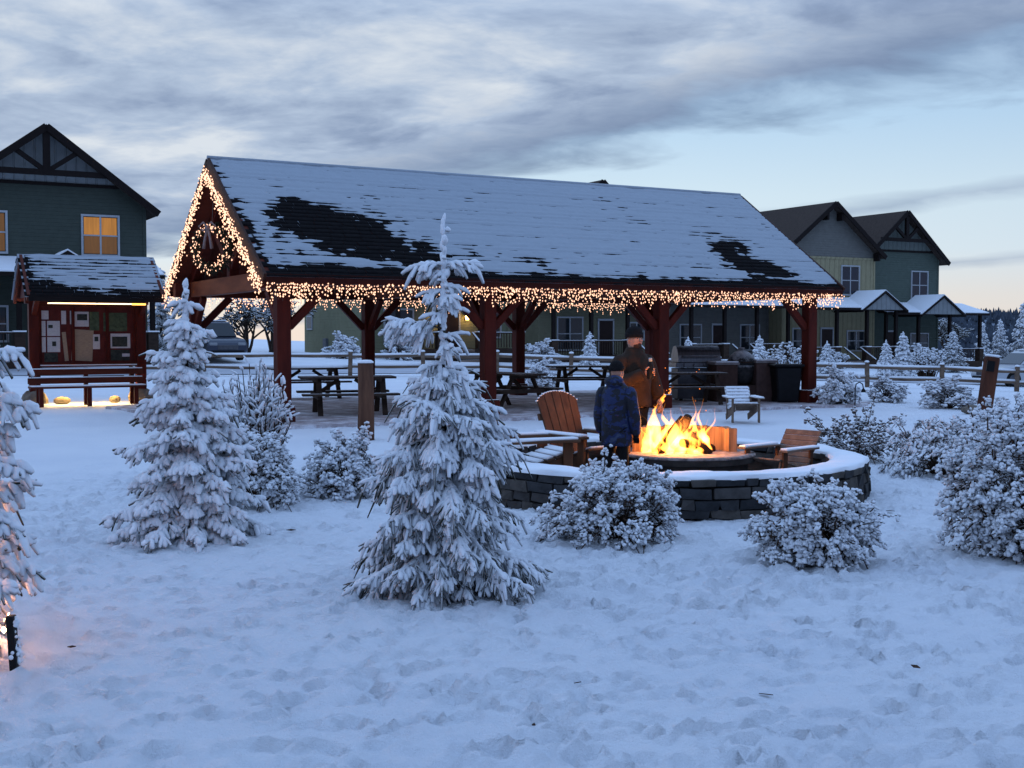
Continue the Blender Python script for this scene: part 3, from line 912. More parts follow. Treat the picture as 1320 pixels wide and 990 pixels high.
def house(name, label, P, ridge, wall, gable, w=8.4, depth=9.0, eave=6.3, style='truss', ov=0.45, split=None, roof=SHINGB, windows=(), porch=None, ground=()):
    """gable-fronted two-storey house; the front lies in the plane y = 0 and looks towards -y"""
    h = thing(name, label, 'house', (P.x, P.y, P.z), AX)
    b = -0.8
    hw = w / 2
    sl = (ridge - eave) / (hw + ov)
    zw = eave + ov * sl - 0.12
    split = split or zw
    zr = ridge - 0.14
    if split <= zw:
        MB().box((0, depth / 2, (split + b) / 2), (w, depth, split - b)).build('wall', wall, h)
        MB().prism([(-hw + .004, split), (hw - .004, split), (hw - .004, zw), (0, zr), (-hw + .004, zw)], 0.006, depth, 'xz').build('gable_wall', gable, h)
        bw = w + .06
    else:
        xs = hw * (zr - split) / (zr - zw)
        MB().prism([(-hw, b), (hw, b), (hw, zw), (xs, split), (-xs, split), (-hw, zw)], 0, depth, 'xz').build('wall', wall, h)
        MB().prism([(-xs, split), (xs, split), (0, zr)], 0.006, depth, 'xz').build('gable_wall', gable, h)
        bw = 2 * xs
    MB().box((0, -0.02, split), (bw, 0.06, 0.14)).build('band_board', TRIM if style == 'truss' else wall, h)
    for s in (-1, 1):
        MB().box((s * (hw - 0.05), -0.012, (min(split, zw) + b) / 2), (0.14, 0.05, min(split, zw) - b)).build('corner_board', wall, h)
        th = 0.16
        MB().prism([(s * (hw + ov), eave), (0, ridge), (0, ridge - th * 1.3), (s * (hw + ov), eave - th)], -0.6, depth + 0.6, 'xz').build('roof', roof, h)
        MB().beam((s * (hw + ov + 0.01), -0.63, eave - 0.10), (0.001 * s, -0.63, ridge - 0.10), 0.07, 0.30).build('barge_board', TRIM, h)
    if style == 'truss':
        y = -0.5
        za = eave + (ridge - eave) * 0.42
        xa = (hw + ov) * (1 - 0.42)
        MB().box((0, y, za), (2 * xa, 0.18, 0.24)).build('collar_tie', TRIM, h)
        MB().box((0, y, (za + ridge - .3) / 2), (0.28, 0.19, ridge - .3 - za)).build('king_post', TRIM, h)
        for s in (-1, 1):
            MB().beam((s * 0.1, y, za + 0.1), (s * xa * 0.50, y, za + (ridge - za) * 0.48), 0.16, 0.2).build('strut', TRIM, h)
    else:
        for s in (-1, 1):
            for tt in (0.2, 0.86):
                xx = s * (hw + ov) * (1 - tt) if tt > .5 else s * (hw - .1)
                zz = ridge - (abs(xx)) * sl - 0.25
                MB().box((xx, -0.30, zz - 0.25), (0.16, 0.5, 0.5)).build('bracket', TRIM, h)
    for (x, z, ww, hh, pane) in windows: window(h, x, z, ww, hh, 0, pane)
    for (kind, x, z, ww, hh) in ground:
        if kind == 'w': window(h, x, z, ww, hh, 0, GLASS)
        elif kind == 'd':
            d = MB().box((x, -0.02, z), (ww, 0.06, hh)).build('door', mat('dark_door', (0.035, 0.02, 0.018), None, 4, 0.5), h, bevel=0.01)
            MB().ball((x + ww * .4, -0.09, z - .05), 0.04).build('handle', STEELD, d)
            f = MB()
            for s in (-1, 1): f.box((x + s * (ww / 2 + .05), -.025, z), (.1, .09, hh + .1))
            f.box((x, -.025, z + hh / 2 + .06), (ww + .2, .09, .12)); f.build('door_frame', WHITEF, d)
        elif kind == 'm':
            MB().box((x, -0.12, z), (ww, 0.2, hh)).build('meter_box', mat('grey_box', (0.13, 0.14, 0.16), None, 4, 0.6), h, bevel=0.02)
    if porch: porch(h, hw)
    return h
def porch_fn(x0, x1, zroof=2.75, d=2.2, posts=3, rail=True, gab=(), steps=None, floor=0.45, snow=True):
    def f(h, hw):
        zb = zroof + 0.7
        fl = MB().box(((x0 + x1) / 2, -d / 2 - .02, floor - 0.5), (x1 - x0, d - .05, 1.0)).build('porch_floor', DARKW, h)
        MB().prism([(-.02, zb), (-d - .35, zroof), (-d - .35, zroof - .16), (-.02, zb - .2)], x0 - .3, x1 + .3, 'yz').build('porch_roof', TRIM, h)
        if snow:
            MB().prism([(-.03, zb + .08), (-d - .31, zroof + .07), (-d - .31, zroof + .004), (-.03, zb + .004)], x0 - .27, x1 + .27, 'yz').build('porch_snow', SNOWROOF, h)
        xs = np.linspace(x0 + .15, x1 - .15, posts)
        for x in xs:
            MB().box((x, -d + .15, (floor + zroof - .1) / 2), (.20, .20, zroof - .1 - floor)).build('porch_post', TRIM, h)
            MB().box((x, -d + .15, floor + .45), (.42, .42, .9)).build('pier', DARKW, h)
            MB().box((x, -d + .15, floor + .93), (.5, .5, .06)).build('pier_snow', M_CAP, h)
        if rail:
            for i in range(posts - 1):
                if steps is not None and i == steps: continue
                a, b = xs[i] + .2, xs[i + 1] - .2
                r = MB().box(((a + b) / 2, -d + .15, floor + .86), (b - a, .09, .07)).build('railing', DARKW, h)
                MB().box(((a + b) / 2, -d + .15, floor + .907), (b - a, .08, .025)).build('snow', M_CAP, r)
                k = int((b - a) / .16)
                for j in range(k):
                    MB().box((a + (j + .5) * (b - a) / k, -d + .15, floor + .45), (.04, .04, .76)).build('baluster', DARKW, r)
        if steps is not None:
            xm = (xs[steps] + xs[steps + 1]) / 2
            st = MB()
            for k in range(4):
                MB().box((xm, -d - .15 - .3 * k, floor - .09 - .18 * k), (1.3, .3, .12)).build('step', GREYWS, h)
            for s in (-1, 1):
                hr = MB().beam((xm + s * .72, -d + .1, floor + .85), (xm + s * .72, -d - 1.35, floor + .05), .07, .07).build('handrail', DARKW, h)
                MB().beam((xm + s * .72, -d + .1, floor + .905), (xm + s * .72, -d - 1.35, floor + .105), .08, .03).build('snow', M_CAP, hr)
        for (gx0, gx1) in gab:
            gc = (gx0 + gx1) / 2; gh = (gx1 - gx0) / 2
            gr = zroof + gh * .62
            MB().prism([(gx0 + .15, zroof - .1), (gx1 - .15, zroof - .1), (gc, gr - .12)], -d - .42, -d - .36, 'xz').build('porch_gable', MATS.get('gable_grey') or TRIM, h)
            for s in (-1, 1):
                e = gc + s * (gh + .2)
                MB().prism([(e, zroof - .12), (gc, gr), (gc, gr - .16), (e, zroof - .28)], -d - .55, -.05, 'xz').build('dormer_roof', TRIM, h)
                if snow:
                    MB().prism([(e, zroof - .05), (gc, gr + .075), (gc, gr + .006), (e, zroof - .114)], -d - .50, -.06, 'xz').build('dormer_snow', SNOWROOF, h)
    return f
SAGE = siding('sage_siding', (0.062, 0.074, 0.062)); GREYG = siding('gable_grey', (0.24, 0.255, 0.26), 0.42, True)
OLIVE = siding('olive_siding', (0.19, 0.19, 0.12)); CREAM = siding('cream_board', (0.32, 0.28, 0.17), 0.42, True)
GREYS = siding('grey_lap', (0.17, 0.165, 0.15)); GREEN = siding('green_siding', (0.095, 0.12, 0.10)); CREAML = siding('cream_lap', (0.20, 0.19, 0.125))
GREENB = siding('green_board', (0.15, 0.17, 0.155), 0.42, True)
def hp(px, y, dz=0.0):
    p = gp(px, y); p.z += dz; return p
A = hp(62, 52)
house('townhouse', 'dark sage two-storey house with black gable truss and lamplit windows, far left', A, 10.5 - A.z, SAGE, GREYG, eave=7.0 - A.z, split=8.05 - A.z,
      windows=((2.25, 5.75 - A.z + 0.15, 1.45, 1.65, (LIT2, LIT)), (-2.35, 5.75 - A.z + 0.15, 1.45, 1.65, (LIT2, LIT2))),
      porch=porch_fn(-4.2, 4.2, 3.8, 2.0, 4, True, ((-1.0, 2.0),), 1), ground=(('w', -2.4, 1.7, 1.5, 1.4), ('d', 0.4, 1.5, 1.0, 2.1)))
B = hp(465, 64) + U * 4.5
hB = house('townhouse', 'olive house with two lit porch lamps, seen low behind the pavilion posts', B, 9.4, OLIVE, GREYG, w=9.0, eave=5.6, split=5.7,
      windows=(), porch=porch_fn(-3.2, 4.4, 3.6, 1.8, 4, True, (), 1),
      ground=(('w', -2.3, 1.75, 1.6, 1.6), ('d', 0.8, 1.5, 1.0, 2.1), ('w', 3.3, 1.8, 1.2, 1.4)))
MB().box((-4.56, 5.2, 0.55), (0.2, 0.5, 0.9)).build('meter_box', mat('grey_box', (0.13, 0.14, 0.16), None, 4, 0.6), hB, bevel=0.02)
sw = MB().box((-4.53, 8.0, 2.3), (0.08, 0.9, 1.6)).build('window', WHITEF, hB)
for z in (1.92, 2.68): MB().box((-4.565, 8.0, z), (0.03, 0.74, 0.68)).build('pane', GLASSB, sw)
Cc = hp(770, 74)
house('townhouse', 'cream house whose roof peak just shows above the pavilion ridge', Cc, 10.95 - Cc.z, CREAML, GREYG, eave=6.6, split=6.9,
      porch=porch_fn(-4.1, 4.1, 3.7, 1.5, 4, True, ((-3.9, -1.4),), 2),
      ground=(('w', -2.0, 1.75, 1.7, 1.9), ('d', 0.6, 1.5, 1.0, 2.1), ('w', 2.9, 1.9, 1.0, 1.0)))
D = hp(926, 79)
house('townhouse', 'shadowed house with deep dark porch behind the grill island', D, 9.9 - D.z, GREYS, GREYG, eave=6.2, split=6.5,
      porch=porch_fn(-4.1, 4.1, 3.8, 2.4, 4, True, (), 1),
      ground=(('w', -2.3, 1.75, 1.6, 1.6), ('d', 0.0, 1.5, 1.0, 2.1), ('w', 2.6, 1.75, 1.5, 1.6)))
E = hp(1068, 82)
house('townhouse', 'cream house with grey gable and black brackets, right of the pavilion roof', E, 10.5 - E.z, CREAM, GREYS, eave=6.95 - E.z, split=6.75 - E.z, style='bracket',
      windows=((1.9, 5.0 - E.z + 0.25, 1.55, 1.9, GLASSB),),
      porch=porch_fn(-4.1, 4.3, 3.95, 2.2, 4, True, ((0.6, 4.4),), 1),
      ground=(('w', 2.5, 1.75, 1.6, 1.3), ('d', -0.2, 1.5, 1.0, 2.1), ('w', -2.4, 1.75, 1.6, 1.6)))
F = hp(1160, 86.5)
house('townhouse', 'green house with dark gable truss and corner porch, farthest right', F, 10.35 - F.z, GREEN, GREENB, w=7.6, eave=6.75 - F.z, split=7.5 - F.z,
      windows=((1.85, 4.9 - F.z + 0.2, 1.55, 1.9, GLASSB), (-3.1, 4.9 - F.z + 0.2, 0.8, 1.9, GLASSB)),
      porch=porch_fn(-3.7, 6.0, 3.9, 2.2, 4, True, ((-0.6, 3.4),), 1),
      ground=(('w', 1.9, 1.75, 1.7, 1.3), ('d', -1.0, 1.5, 1.0, 2.1)))
# porch lamps on the olive house
for px, lab in ((559, 'left one of the two glowing porch lamps on the olive house'), (597, 'right one of the two glowing porch lamps on the olive house')):
    xl = -0.1 if px == 559 else 1.75
    w = B + U * xl - V * 0.02
    t_ = thing('wall_lamp', lab, 'lamp', (w.x, w.y, w.z + 2.15), AX, 'porch lamps')
    MB().box((0, -0.02, 0.0), (0.14, 0.04, 0.30)).build('back_plate', BLACKM, t_)
    MB().lathe([(0.09, 0.0), (0.12, 0.22), (0.10, 0.25)], 8, (0, -0.17, -0.12)).build('lantern_glass', emit('lantern_glass%d' % px, (1.0, 0.56, 0.14), 12.0), t_)
    MB().lathe([(0.15, 0.0), (0.05, 0.10), (0.01, 0.13)], 8, (0, -0.17, 0.135)).build('cap', BLACKM, t_)
    l = bpy.data.lights.new('lamp_glow', 'POINT'); l.energy = 14; l.color = (1.0, 0.60, 0.20); l.shadow_soft_size = 0.12
    lo = bpy.data.objects.new('lamp_glow', l); C.objects.link(lo); lo.parent = t_; lo.location = (0, -0.36, 0.0)

# ============================================================ FIRE PIT RING
RC = Vector((1.55, 12.55, 0)); RO, RI, RH = 2.08, 1.74, 0.345
ring = thing('stone_ring_wall', 'low round dry-stone wall capped with snow around the fire', 'stone wall', RC)
STONES = [mat('slate_%d' % k, c, tuple(x * .5 for x in c), 7, 0.85, None, 0.8, 0.02) for k, c in enumerate(((0.055, 0.055, 0.058), (0.08, 0.073, 0.07), (0.035, 0.037, 0.041), (0.105, 0.092, 0.082)))]
def stone_mesh(l, h, d, seed):
    r = random.Random(seed); m_ = MB()
    m_.box((0, 0, 0), (d, l, h))
    m_.v = [(x + r.uniform(-.02, .022), y + r.uniform(-.016, .014), z + r.uniform(-.012, .010)) for x, y, z in m_.v]
    return m_.mesh('stone')
SM = {}
courses = [-0.03, 0.055, 0.15, 0.25, 0.33]
r_ = random.Random(5)
core = MB(); NR = 72
for rr, nm in ((RO - 0.07, 'core'),):
    vs = []; fs = []
    for k in range(NR):
        a = 2 * PI * k / NR
        for q_, z in ((RO - .06, -.05), (RO - .06, RH - .03), (RI + .06, RH - .03), (RI + .06, -.05)):
            vs.append((q_ * math.cos(a), q_ * math.sin(a), z))
    for k in range(NR):
        j = (k + 1) % NR
        for e in range(4): fs.append((k * 4 + e, j * 4 + e, j * 4 + (e + 1) % 4, k * 4 + (e + 1) % 4))
    core.add(vs, fs)
core.build('mortar_core', mat('dark_mortar', (0.035, 0.033, 0.032), None, 12, 0.95), ring)
for face, R_, sgn in (('outer', RO, 1), ('inner', RI, -1)):
    for c in range(4):
        h = courses[c + 1] - courses[c] - 0.012
        a = r_.uniform(0, 1)
        a_end = a + 2 * PI
        while a < a_end - 0.02:
            l = r_.choice((0.12, 0.17, 0.22, 0.28, 0.36)); da = min(l / R_, a_end - a)
            l = da * R_
            key = (round(l, 2), c, r_.randrange(2))
            if key not in SM:
                SM[key] = []
                for k in range(1):
                    me = stone_mesh(l - 0.014, h, 0.15, hash(key) % 1000)
                    SM[key].append(me)
            me = SM[key][0]
            if not me.materials: me.materials.append(STONES[r_.randrange(4)])
            o = bpy.data.objects.new('stone', me); C.objects.link(o); o.parent = ring
            am = a + da / 2; rr = R_ - sgn * 0.05 + r_.uniform(-.02, .02)
            o.location = (rr * math.cos(am), rr * math.sin(am), (courses[c] + courses[c + 1]) / 2)
            o.rotation_euler = (0, 0, am + (0 if sgn > 0 else PI))
            a += da
# snow on the wall head, slumping and uneven
prof = [(RO + .012, RH - .03), (RO + .008, RH + .002), (RO - .04, RH + .014), ((RO + RI) / 2, RH + .020), (RI + .04, RH + .014), (RI - .005, RH + .002), (RI - .01, RH - .03)]
vs = []; fs = []; NS = 200
for k in range(NS):
    a = 2 * PI * k / NS
    for j, (q_, z) in enumerate(prof):
        w = (float(fbm(math.cos(a) * 5 + j * .4, math.sin(a) * 5, 3, 3)) - .45)
        vs.append(((q_ + w * .09) * math.cos(a), (q_ + w * .09) * math.sin(a), z + w * .07 * (1 if j not in (0, 6) else .5)))
for k in range(NS):
    j = (k + 1) % NS
    for e in range(len(prof) - 1): fs.append((k * 7 + e, j * 7 + e, j * 7 + e + 1, k * 7 + e + 1))
MB().add(vs, fs).build('snow_cap', M_CAP, ring, True)

# ------------------------------------------------------------ the hearth
HC = Vector((1.83, 12.62, 0)); HT = 0.345
hearth = thing('fire_pit', 'round dark fire pit with curved glowing back wall', 'fire pit', HC)
MB().lathe([(0.60, -0.05), (0.66, 0.02), (0.66, HT - .08), (0.72, HT - .07), (0.72, HT), (0.50, HT + .002), (0.48, HT - .05), (0.0, HT - .06)], 40).build('hearth_drum', mat('sooty_stone', (0.055, 0.045, 0.04), (0.02, 0.017, 0.016), 6, 0.9, None, 0.6, 0.02), hearth)
vs = []; fs = []; NB = 32
for k in range(NB + 1):
    a = math.radians(8 + 164 * k / NB)
    wob = 0.008 * math.sin(k * 2.1) + 0.006 * math.sin(k * 5.3)
    for q_, z in ((0.47, HT - .03), (0.47, HT + .25 + wob), (0.56, HT + .25 + wob), (0.56, HT - .03)):
        vs.append((q_ * math.cos(a), q_ * math.sin(a), z))
for k in range(NB):
    for e in range(4): fs.append((k * 4 + e, k * 4 + 4 + e, k * 4 + 4 + (e + 1) % 4, k * 4 + (e + 1) % 4))
fs += [(0, 1, 2, 3), tuple(NB * 4 + i for i in (3, 2, 1, 0))]
MB().add(vs, fs).build('back_wall', mat('scorched_staves', (0.46, 0.28, 0.17), (0.15, 0.085, 0.05), 16, 0.8, (1, 1, 0.06), 0.9, 0.02), hearth)
rg = random.Random(4)
for k in range(26):
    a = rg.uniform(0, 6.28); r = rg.uniform(0.1, 0.46)
    e = MB(); e.ball((r * math.cos(a), r * math.sin(a), HT - .035), (rg.uniform(.02, .05), rg.uniform(.02, .05), rg.uniform(.015, .035)), 6, 4)
    e.build('ember', MATS.get('ember') or emit('ember', (1.0, 0.22, 0.03), 2.2) if k % 2 else mat('charcoal', (0.02, 0.017, 0.015), None, 9, 0.95), hearth)
MB().lathe([(0.725, HT - .012), (0.722, HT + .010), (0.65, HT + .014), (0.55, HT + .004)], 48).build('rim_ash', mat('ash_and_snow', (0.42, 0.36, 0.34), (0.10, 0.07, 0.06), 14, 0.9, None, 0.6, 0.02), hearth, True)
# burning logs
LOGM = mat('charred_log', (0.05, 0.028, 0.018), (0.012, 0.009, 0.008), 10, 0.95, (1, 1, 0.2), 0.8, 0.02)
logs = (((-0.30, -0.12, .02), (-0.02, 0.05, .36)), ((0.22, -0.15, .0), (-0.10, 0.10, .30)), ((-0.1, 0.25, .0), (0.02, -0.02, .38)), ((-0.35, 0.1, .03), (0.25, 0.05, .05)), ((0.30, 0.15, .02), (-0.06, -0.15, .12)))
for k, (a, b) in enumerate(logs):
    a = Vector(a) + Vector((0, 0, HT)); b = Vector(b) + Vector((0, 0, HT))
    lab = ('charred log leaning left in the fire', 'charred log leaning right in the fire', 'tall charred log standing at the back of the fire', 'charred log lying across the fire bed', 'charred log lying slantwise at the front of the fire')[k]
    o = MB().tube([a, (a + b) / 2 + Vector((.01, .01, .01)), b], [0.055, 0.06, 0.045], 9)
    o.v = [tuple(Vector(x) - Vector((0, 0, HT))) for x in o.v]
    o = o.build('log', LOGM, None, True); o.location = HC + Vector((0, 0, HT)); tag(o, lab, 'log', 'logs in the fire')
# flames: closed tongues of glowing gas
m, t, b_ = nodes_of('flame_gas'); t.nodes.remove(b_)
e = t.nodes.new('ShaderNodeEmission'); e.inputs[0].default_value = (1.0, 0.30, 0.035, 1); e.inputs[1].default_value = 95
t.links.new(e.outputs[0], t.nodes['Material Output'].inputs['Volume'])
FLAME = m
fire = thing('fire', 'blazing yellow campfire flames in the round pit', 'fire', HC + Vector((0, 0, HT)))
rg = random.Random(12)
def tongue(x, y, h, w, lean, ph, z0=0.0):
    n, s = 22, 10
    vs = []; fs = []
    for i in range(n + 1):
        tt = i / n
        wd = w * (math.sin(PI * min(1, tt * 1.12 + .12)) ** 0.85 if tt < .78 else max(0.0, (1 - tt) / .22) * math.sin(PI * (.78 * 1.12 + .12)) ** .85) * (1 - .35 * tt) + 0.002
        wd *= 1 + .28 * math.sin(7 * tt + ph * 2) + .16 * math.sin(15 * tt + ph * 5)
        cx = x + lean * tt ** 1.5 + .055 * h / .4 * math.sin(5.2 * tt + ph) * tt + .02 * math.sin(13 * tt + ph * 3) * tt
        cy = y + .04 * math.sin(4.3 * tt + ph * 1.7) * tt
        for k in range(s):
            a = 2 * PI * k / s + tt * 1.5
            rr = wd * (1 + .3 * math.sin(3 * a + ph + 6 * tt))
            vs.append((cx + rr * math.cos(a), cy + rr * math.sin(a) * .8, z0 + h * tt))
    for i in range(n):
        for k in range(s):
            k2 = (k + 1) % s
            fs.append((i * s + k, i * s + k2, (i + 1) * s + k2, (i + 1) * s + k))
    fs.append(tuple(range(s - 1, -1, -1))); fs.append(tuple(n * s + k for k in range(s)))
    MB().add(vs, fs).build('flame', FLAME, fire, True)
FL = [(-.42, -.02, .30, .05, -.02), (-.36, .05, .22, .06, .02), (-.29, -.08, .62, .055, -.06), (-.24, .04, .44, .075, .07), (-.17, -.1, .40, .08, .05), (-.12, .08, .48, .07, -.07),
      (-.05, -.05, .30, .07, .09), (.00, .10, .40, .05, .10), (.05, -.12, .24, .06, -.04), (.12, .0, .22, .055, .05), (.17, -.1, .34, .07, .06), (.21, .02, .30, .07, -.03), (.02, .12, .54, .03, .05), (-.33, -.13, .20, .05, .0), (.10, -.16, .14, .05, .02), (-.2, -.2, .18, .06, -.03), (-.08, -.2, .2, .05, .03)]
for k, (x, y, h, w, le) in enumerate(FL): tongue(x, y, h * 1.12, w * 1.12, le, k * 1.37, -.02)
rg2 = random.Random(3)
for k in range(22):
    tongue(rg2.uniform(-.40, .26), rg2.uniform(-.2, .15), rg2.uniform(.14, .50), rg2.uniform(.010, .026), rg2.uniform(-.08, .1), rg2.uniform(0, 6), rg2.uniform(-.02, .12))
for k in range(9):
    sp_ = MB(); sp_.ball((rg2.uniform(-.45, .25), rg2.uniform(-.15, .15), rg2.uniform(.45, .95)), rg2.uniform(.003, .006), 5, 4); sp_.build('spark', MATS['ember'], fire)
tongue(-.25, 0, .14, .020, .05, 2.2, .52); tongue(-.34, -.04, .10, .014, .0, 4.4, .42); tongue(-.18, -.02, .09, .013, .04, 1.1, .62)
l = bpy.data.lights.new('fire_glow', 'POINT'); l.energy = 78; l.color = (1.0, 0.40, 0.10); l.shadow_soft_size = 0.16
lo = bpy.data.objects.new('fire_glow', l); C.objects.link(lo); lo.parent = fire; lo.location = (-0.06, -0.08, .26)

# ============================================================ CHAIRS
def adirondack(label, loc, rz, kind='fan', group='wooden lounge chairs around the fire', snow=0.6, scale=1.0):
    """faces +x"""
    c = thing('wooden_chair', label, 'chair', loc, rz, group)
    c.scale = (scale,) * 3
    wm = GREYWS if snow > .8 else (CEDARX if kind == 'fan' else GREYW)
    wz = GREYWS if snow > .8 else CEDAR
    for s in (-1, 1):
        MB().box((0.36, s * 0.30, 0.26), (0.10, 0.035, 0.54)).build('front_leg', wz, c, bevel=0.005)
        MB().beam((0.42, s * 0.255, 0.335), (-0.46, s * 0.255, 0.075), 0.03, 0.14).build('stringer', wm, c, bevel=0.005)
        a = MB().box((0.05, s * 0.34, 0.545), (0.80, 0.14, 0.028))
        a.v = [(x, y - s * (.03 if x < 0 else 0), z) for x, y, z in a.v]
        a = a.build('arm', wm, c, bevel=0.006)
        MB().box((0.05, s * 0.335, 0.570), (0.77, 0.115, 0.028)).build('snow', M_CAP, a, bevel=0.010)
        MB().box((-0.30, s * 0.27, 0.33), (0.06, 0.04, 0.42)).build('back_support', wz, c, bevel=0.005)
    for k in range(6):
        x = 0.40 - k * 0.105
        z = 0.415 - k * 0.031
        sl = MB().box((x, 0, z), (0.092, 0.56, 0.022), Matrix.Rotation(-0.29, 3, 'Y')).build('seat_slat', wm, c, bevel=0.004)
        if snow > .5: MB().box((x, 0, z + 0.022), (0.085, 0.5, 0.022), Matrix.Rotation(-0.29, 3, 'Y')).build('snow', M_CAP, sl, bevel=0.008)
    tilt = -0.40 if kind == 'fan' else -0.62
    R = Matrix.Rotation(tilt, 3, 'Y')
    o0 = Vector((-0.17, 0, 0.24))
    if kind == 'fan':
        n = 5
        for k in range(n):
            y = (k - 2) * 0.105
            arc = lambda q_: 0.60 + 0.20 * math.sqrt(max(0.0, 1 - (q_ / .325) ** 2))
            ya, yb = y - .049, y + .049
            fan = lambda q_, z: (q_ * (.86 + .24 * z), z)
            poly = [fan(ya, 0), fan(yb, 0)] + [fan(q_, arc(q_ * 1.1)) for q_ in np.linspace(yb, ya, 5)]
            m_ = MB().prism(poly, -.012, .012, 'yz')
            m_.v = [tuple(o0 + R @ Vector(q_)) for q_ in m_.v]
            m_.build('back_slat', CEDAR, c, bevel=0.004)
            sn = MB()
            for q_ in np.linspace(ya, yb, 4): sn.ball((0, fan(q_, .78)[0], arc(q_ * 1.1)), (.018, .020, .010), 6, 4)
            sn.v = [tuple(o0 + R @ Vector(q_)) for q_ in sn.v]
            sn.build('snow', M_CAP, c, True)
    else:
        for k in range(7):
            m_ = MB().box((0, 0, 0.07 + k * 0.088), (0.022, 0.58, 0.080))
            m_.v = [tuple(o0 + R @ Vector(q_)) for q_ in m_.v]
            m_.build('back_slat', wm, c, bevel=0.005)
            if snow > .8:
                sn = MB().box((0.022, 0, 0.09 + k * 0.088), (0.03, 0.52, 0.055)); sn.v = [tuple(o0 + R @ Vector(q_)) for q_ in sn.v]
                sn.build('snow', M_CAP, c, bevel=0.012)
    for z in (0.12, 0.52):
        m_ = MB().box((-.026, 0, z), (0.025, 0.56, 0.07)); m_.v = [tuple(o0 + R @ Vector(q_)) for q_ in m_.v]
        m_.build('back_rail', wm, c)
    return c
adirondack('brown fan-backed wooden chair beside the boy in blue camouflage', (0.74, 12.62, 0), -0.95, 'fan', snow=.6)
adirondack('brown wooden chair with snowy arms, half hidden by the tall frosted fir', (0.10, 11.95, 0), 0.42, 'fan', snow=.6)
adirondack('slat-backed wooden chair inside the right side of the stone ring', (2.80, 12.45, 0), PI + 0.75, 'slat', snow=.4, scale=.76)
adirondack('small snow-covered wooden chair alone in front of the grill island', gp(957, 21.9), -PI / 2 + 0.05, 'slat', None, snow=.9, scale=0.80)

# ============================================================ PICNIC TABLES
def picnic(label, loc, rz):
    t_ = thing('picnic_table', label, 'picnic table', loc, rz, 'picnic tables under the pavilion')
    return t_
def picnic_build(t_):
    for k in range(5):
        p = MB().box((0, (k - 2) * 0.15, 0.745), (1.85, 0.142, 0.042)).build('top_plank', DARKWS, t_, bevel=0.004)
    for s in (-1, 1):
        for k in range(2):
            MB().box((0, s * (0.62 + .145 * k), 0.435), (1.85, 0.138, 0.042)).build('bench_plank', DARKWS, t_, bevel=0.004)
    for x in (-0.62, 0.62):
        MB().box((x, 0, 0.395), (0.045, 1.58, 0.09)).build('bench_support', DARKW, t_)
        MB().box((x, 0, 0.70), (0.045, 0.72, 0.08)).build('top_support', DARKW, t_)
        for s in (-1, 1):
            MB().beam((x + .048, s * 0.62, 0.0), (x + .048, s * 0.24, 0.72), 0.045, 0.10, (1, 0, 0)).build('leg', DARKW, t_)
        MB().beam((x, 0, 0.40), (x * .25, 0, 0.70), 0.045, 0.07).build('brace', DARKW, t_)
tabs = (('picnic table nearest the left front post, behind the upright log', gp(447, 23.6), AX - .25, 1),
        ('picnic table at the far left, behind the nearer left table', gp(395, 29.5), AX - .1, 1),
        ('picnic table seen from its end beside the red middle post', gp(652, 25.6), AX + PI / 2 + .15, 1),
        ('picnic table standing behind the two people, left of them', gp(752, 31.3), AX - .3, 1),
        ('picnic table partly hidden by the red post, left of the grill', gp(884, 27.0), AX - .35, .95))
first = None
for lab, loc, rz, sc in tabs:
    if first is None:
        first = picnic(lab, loc, rz); picnic_build(first)
    else:
        copy_tree(first, loc, rz, lab, sc)
# ============================================================ GRILL ISLAND
isl = thing('grill_island', 'brown counter island with an open bay, under the pavilion right end', 'counter', gp(955, 28.2), AX - .35)
BRN = mat('island_stucco', (0.085, 0.050, 0.042), (0.055, 0.032, 0.028), 8, 0.85, None, 0.3, 0.01)
MB().box((-0.46, 0, 0.44), (0.50, 0.75, 0.88)).build('cabinet', BRN, isl)
MB().box((0.48, 0, 0.46), (0.46, 0.75, 0.92)).build('cabinet', mat('island_side', (0.12, 0.075, 0.068), (0.08, 0.05, 0.045), 8, 0.85, None, 0.3, 0.01), isl)
MB().box((0.02, 0.02, 0.20), (0.47, 0.70, 0.40)).build('bay_shelf', BRN, isl)
MB().box((0.02, 0.34, 0.62), (0.46, 0.05, 0.44)).build('bay_back', BLACKM, isl)
MB().box((-0.46, 0, 0.905), (0.58, 0.82, 0.05)).build('counter_top', CONC, isl)
MB().box((0.49, 0, 0.945), (0.54, 0.82, 0.05)).build('counter_top', CONC, isl)
MB().box((0.49, 0, 0.985), (0.50, 0.78, 0.03)).build('snow', M_CAP, isl, bevel=.01)
MB().box((-0.46, 0, 0.945), (0.54, 0.78, 0.03)).build('snow', M_CAP, isl, bevel=.01)
egg = thing('kamado_grill', 'dark egg-shaped ceramic grill with a dusting of snow, set in the counter', 'grill', isl.location + Vector((0.02, 0.03, 0.402)), AX - .35)
DUST = mat('frosted_black', (0.05, 0.048, 0.05), (0.02, 0.02, 0.021), 12, 0.7, snow=(0.35, 1.1, 12, 0.5))
MB().lathe([(0.16, 0.0), (0.27, 0.12), (0.32, 0.34), (0.33, 0.46)], 20).build('bowl', DUST, egg, True)
MB().lathe([(0.34, 0.465), (0.345, 0.49), (0.33, 0.56), (0.27, 0.68), (0.16, 0.77), (0.09, 0.79), (0.085, 0.85), (0.06, 0.87)], 20).build('lid', DUST, egg, True)
MB().tube([(-.12, -.34, .53), (-.1, -.41, .53), (.1, -.41, .53), (.12, -.34, .53)], .018, 6).build('handle', DARKW, egg)
gr = thing('gas_grill', 'stainless gas grill with rounded snowy lid and control knobs', 'grill', gp(897, 28.6), AX - .35)
MB().box((0, 0, 0.42), (1.05, 0.55, 0.72)).build('cabinet', STEELD, gr, bevel=.01)
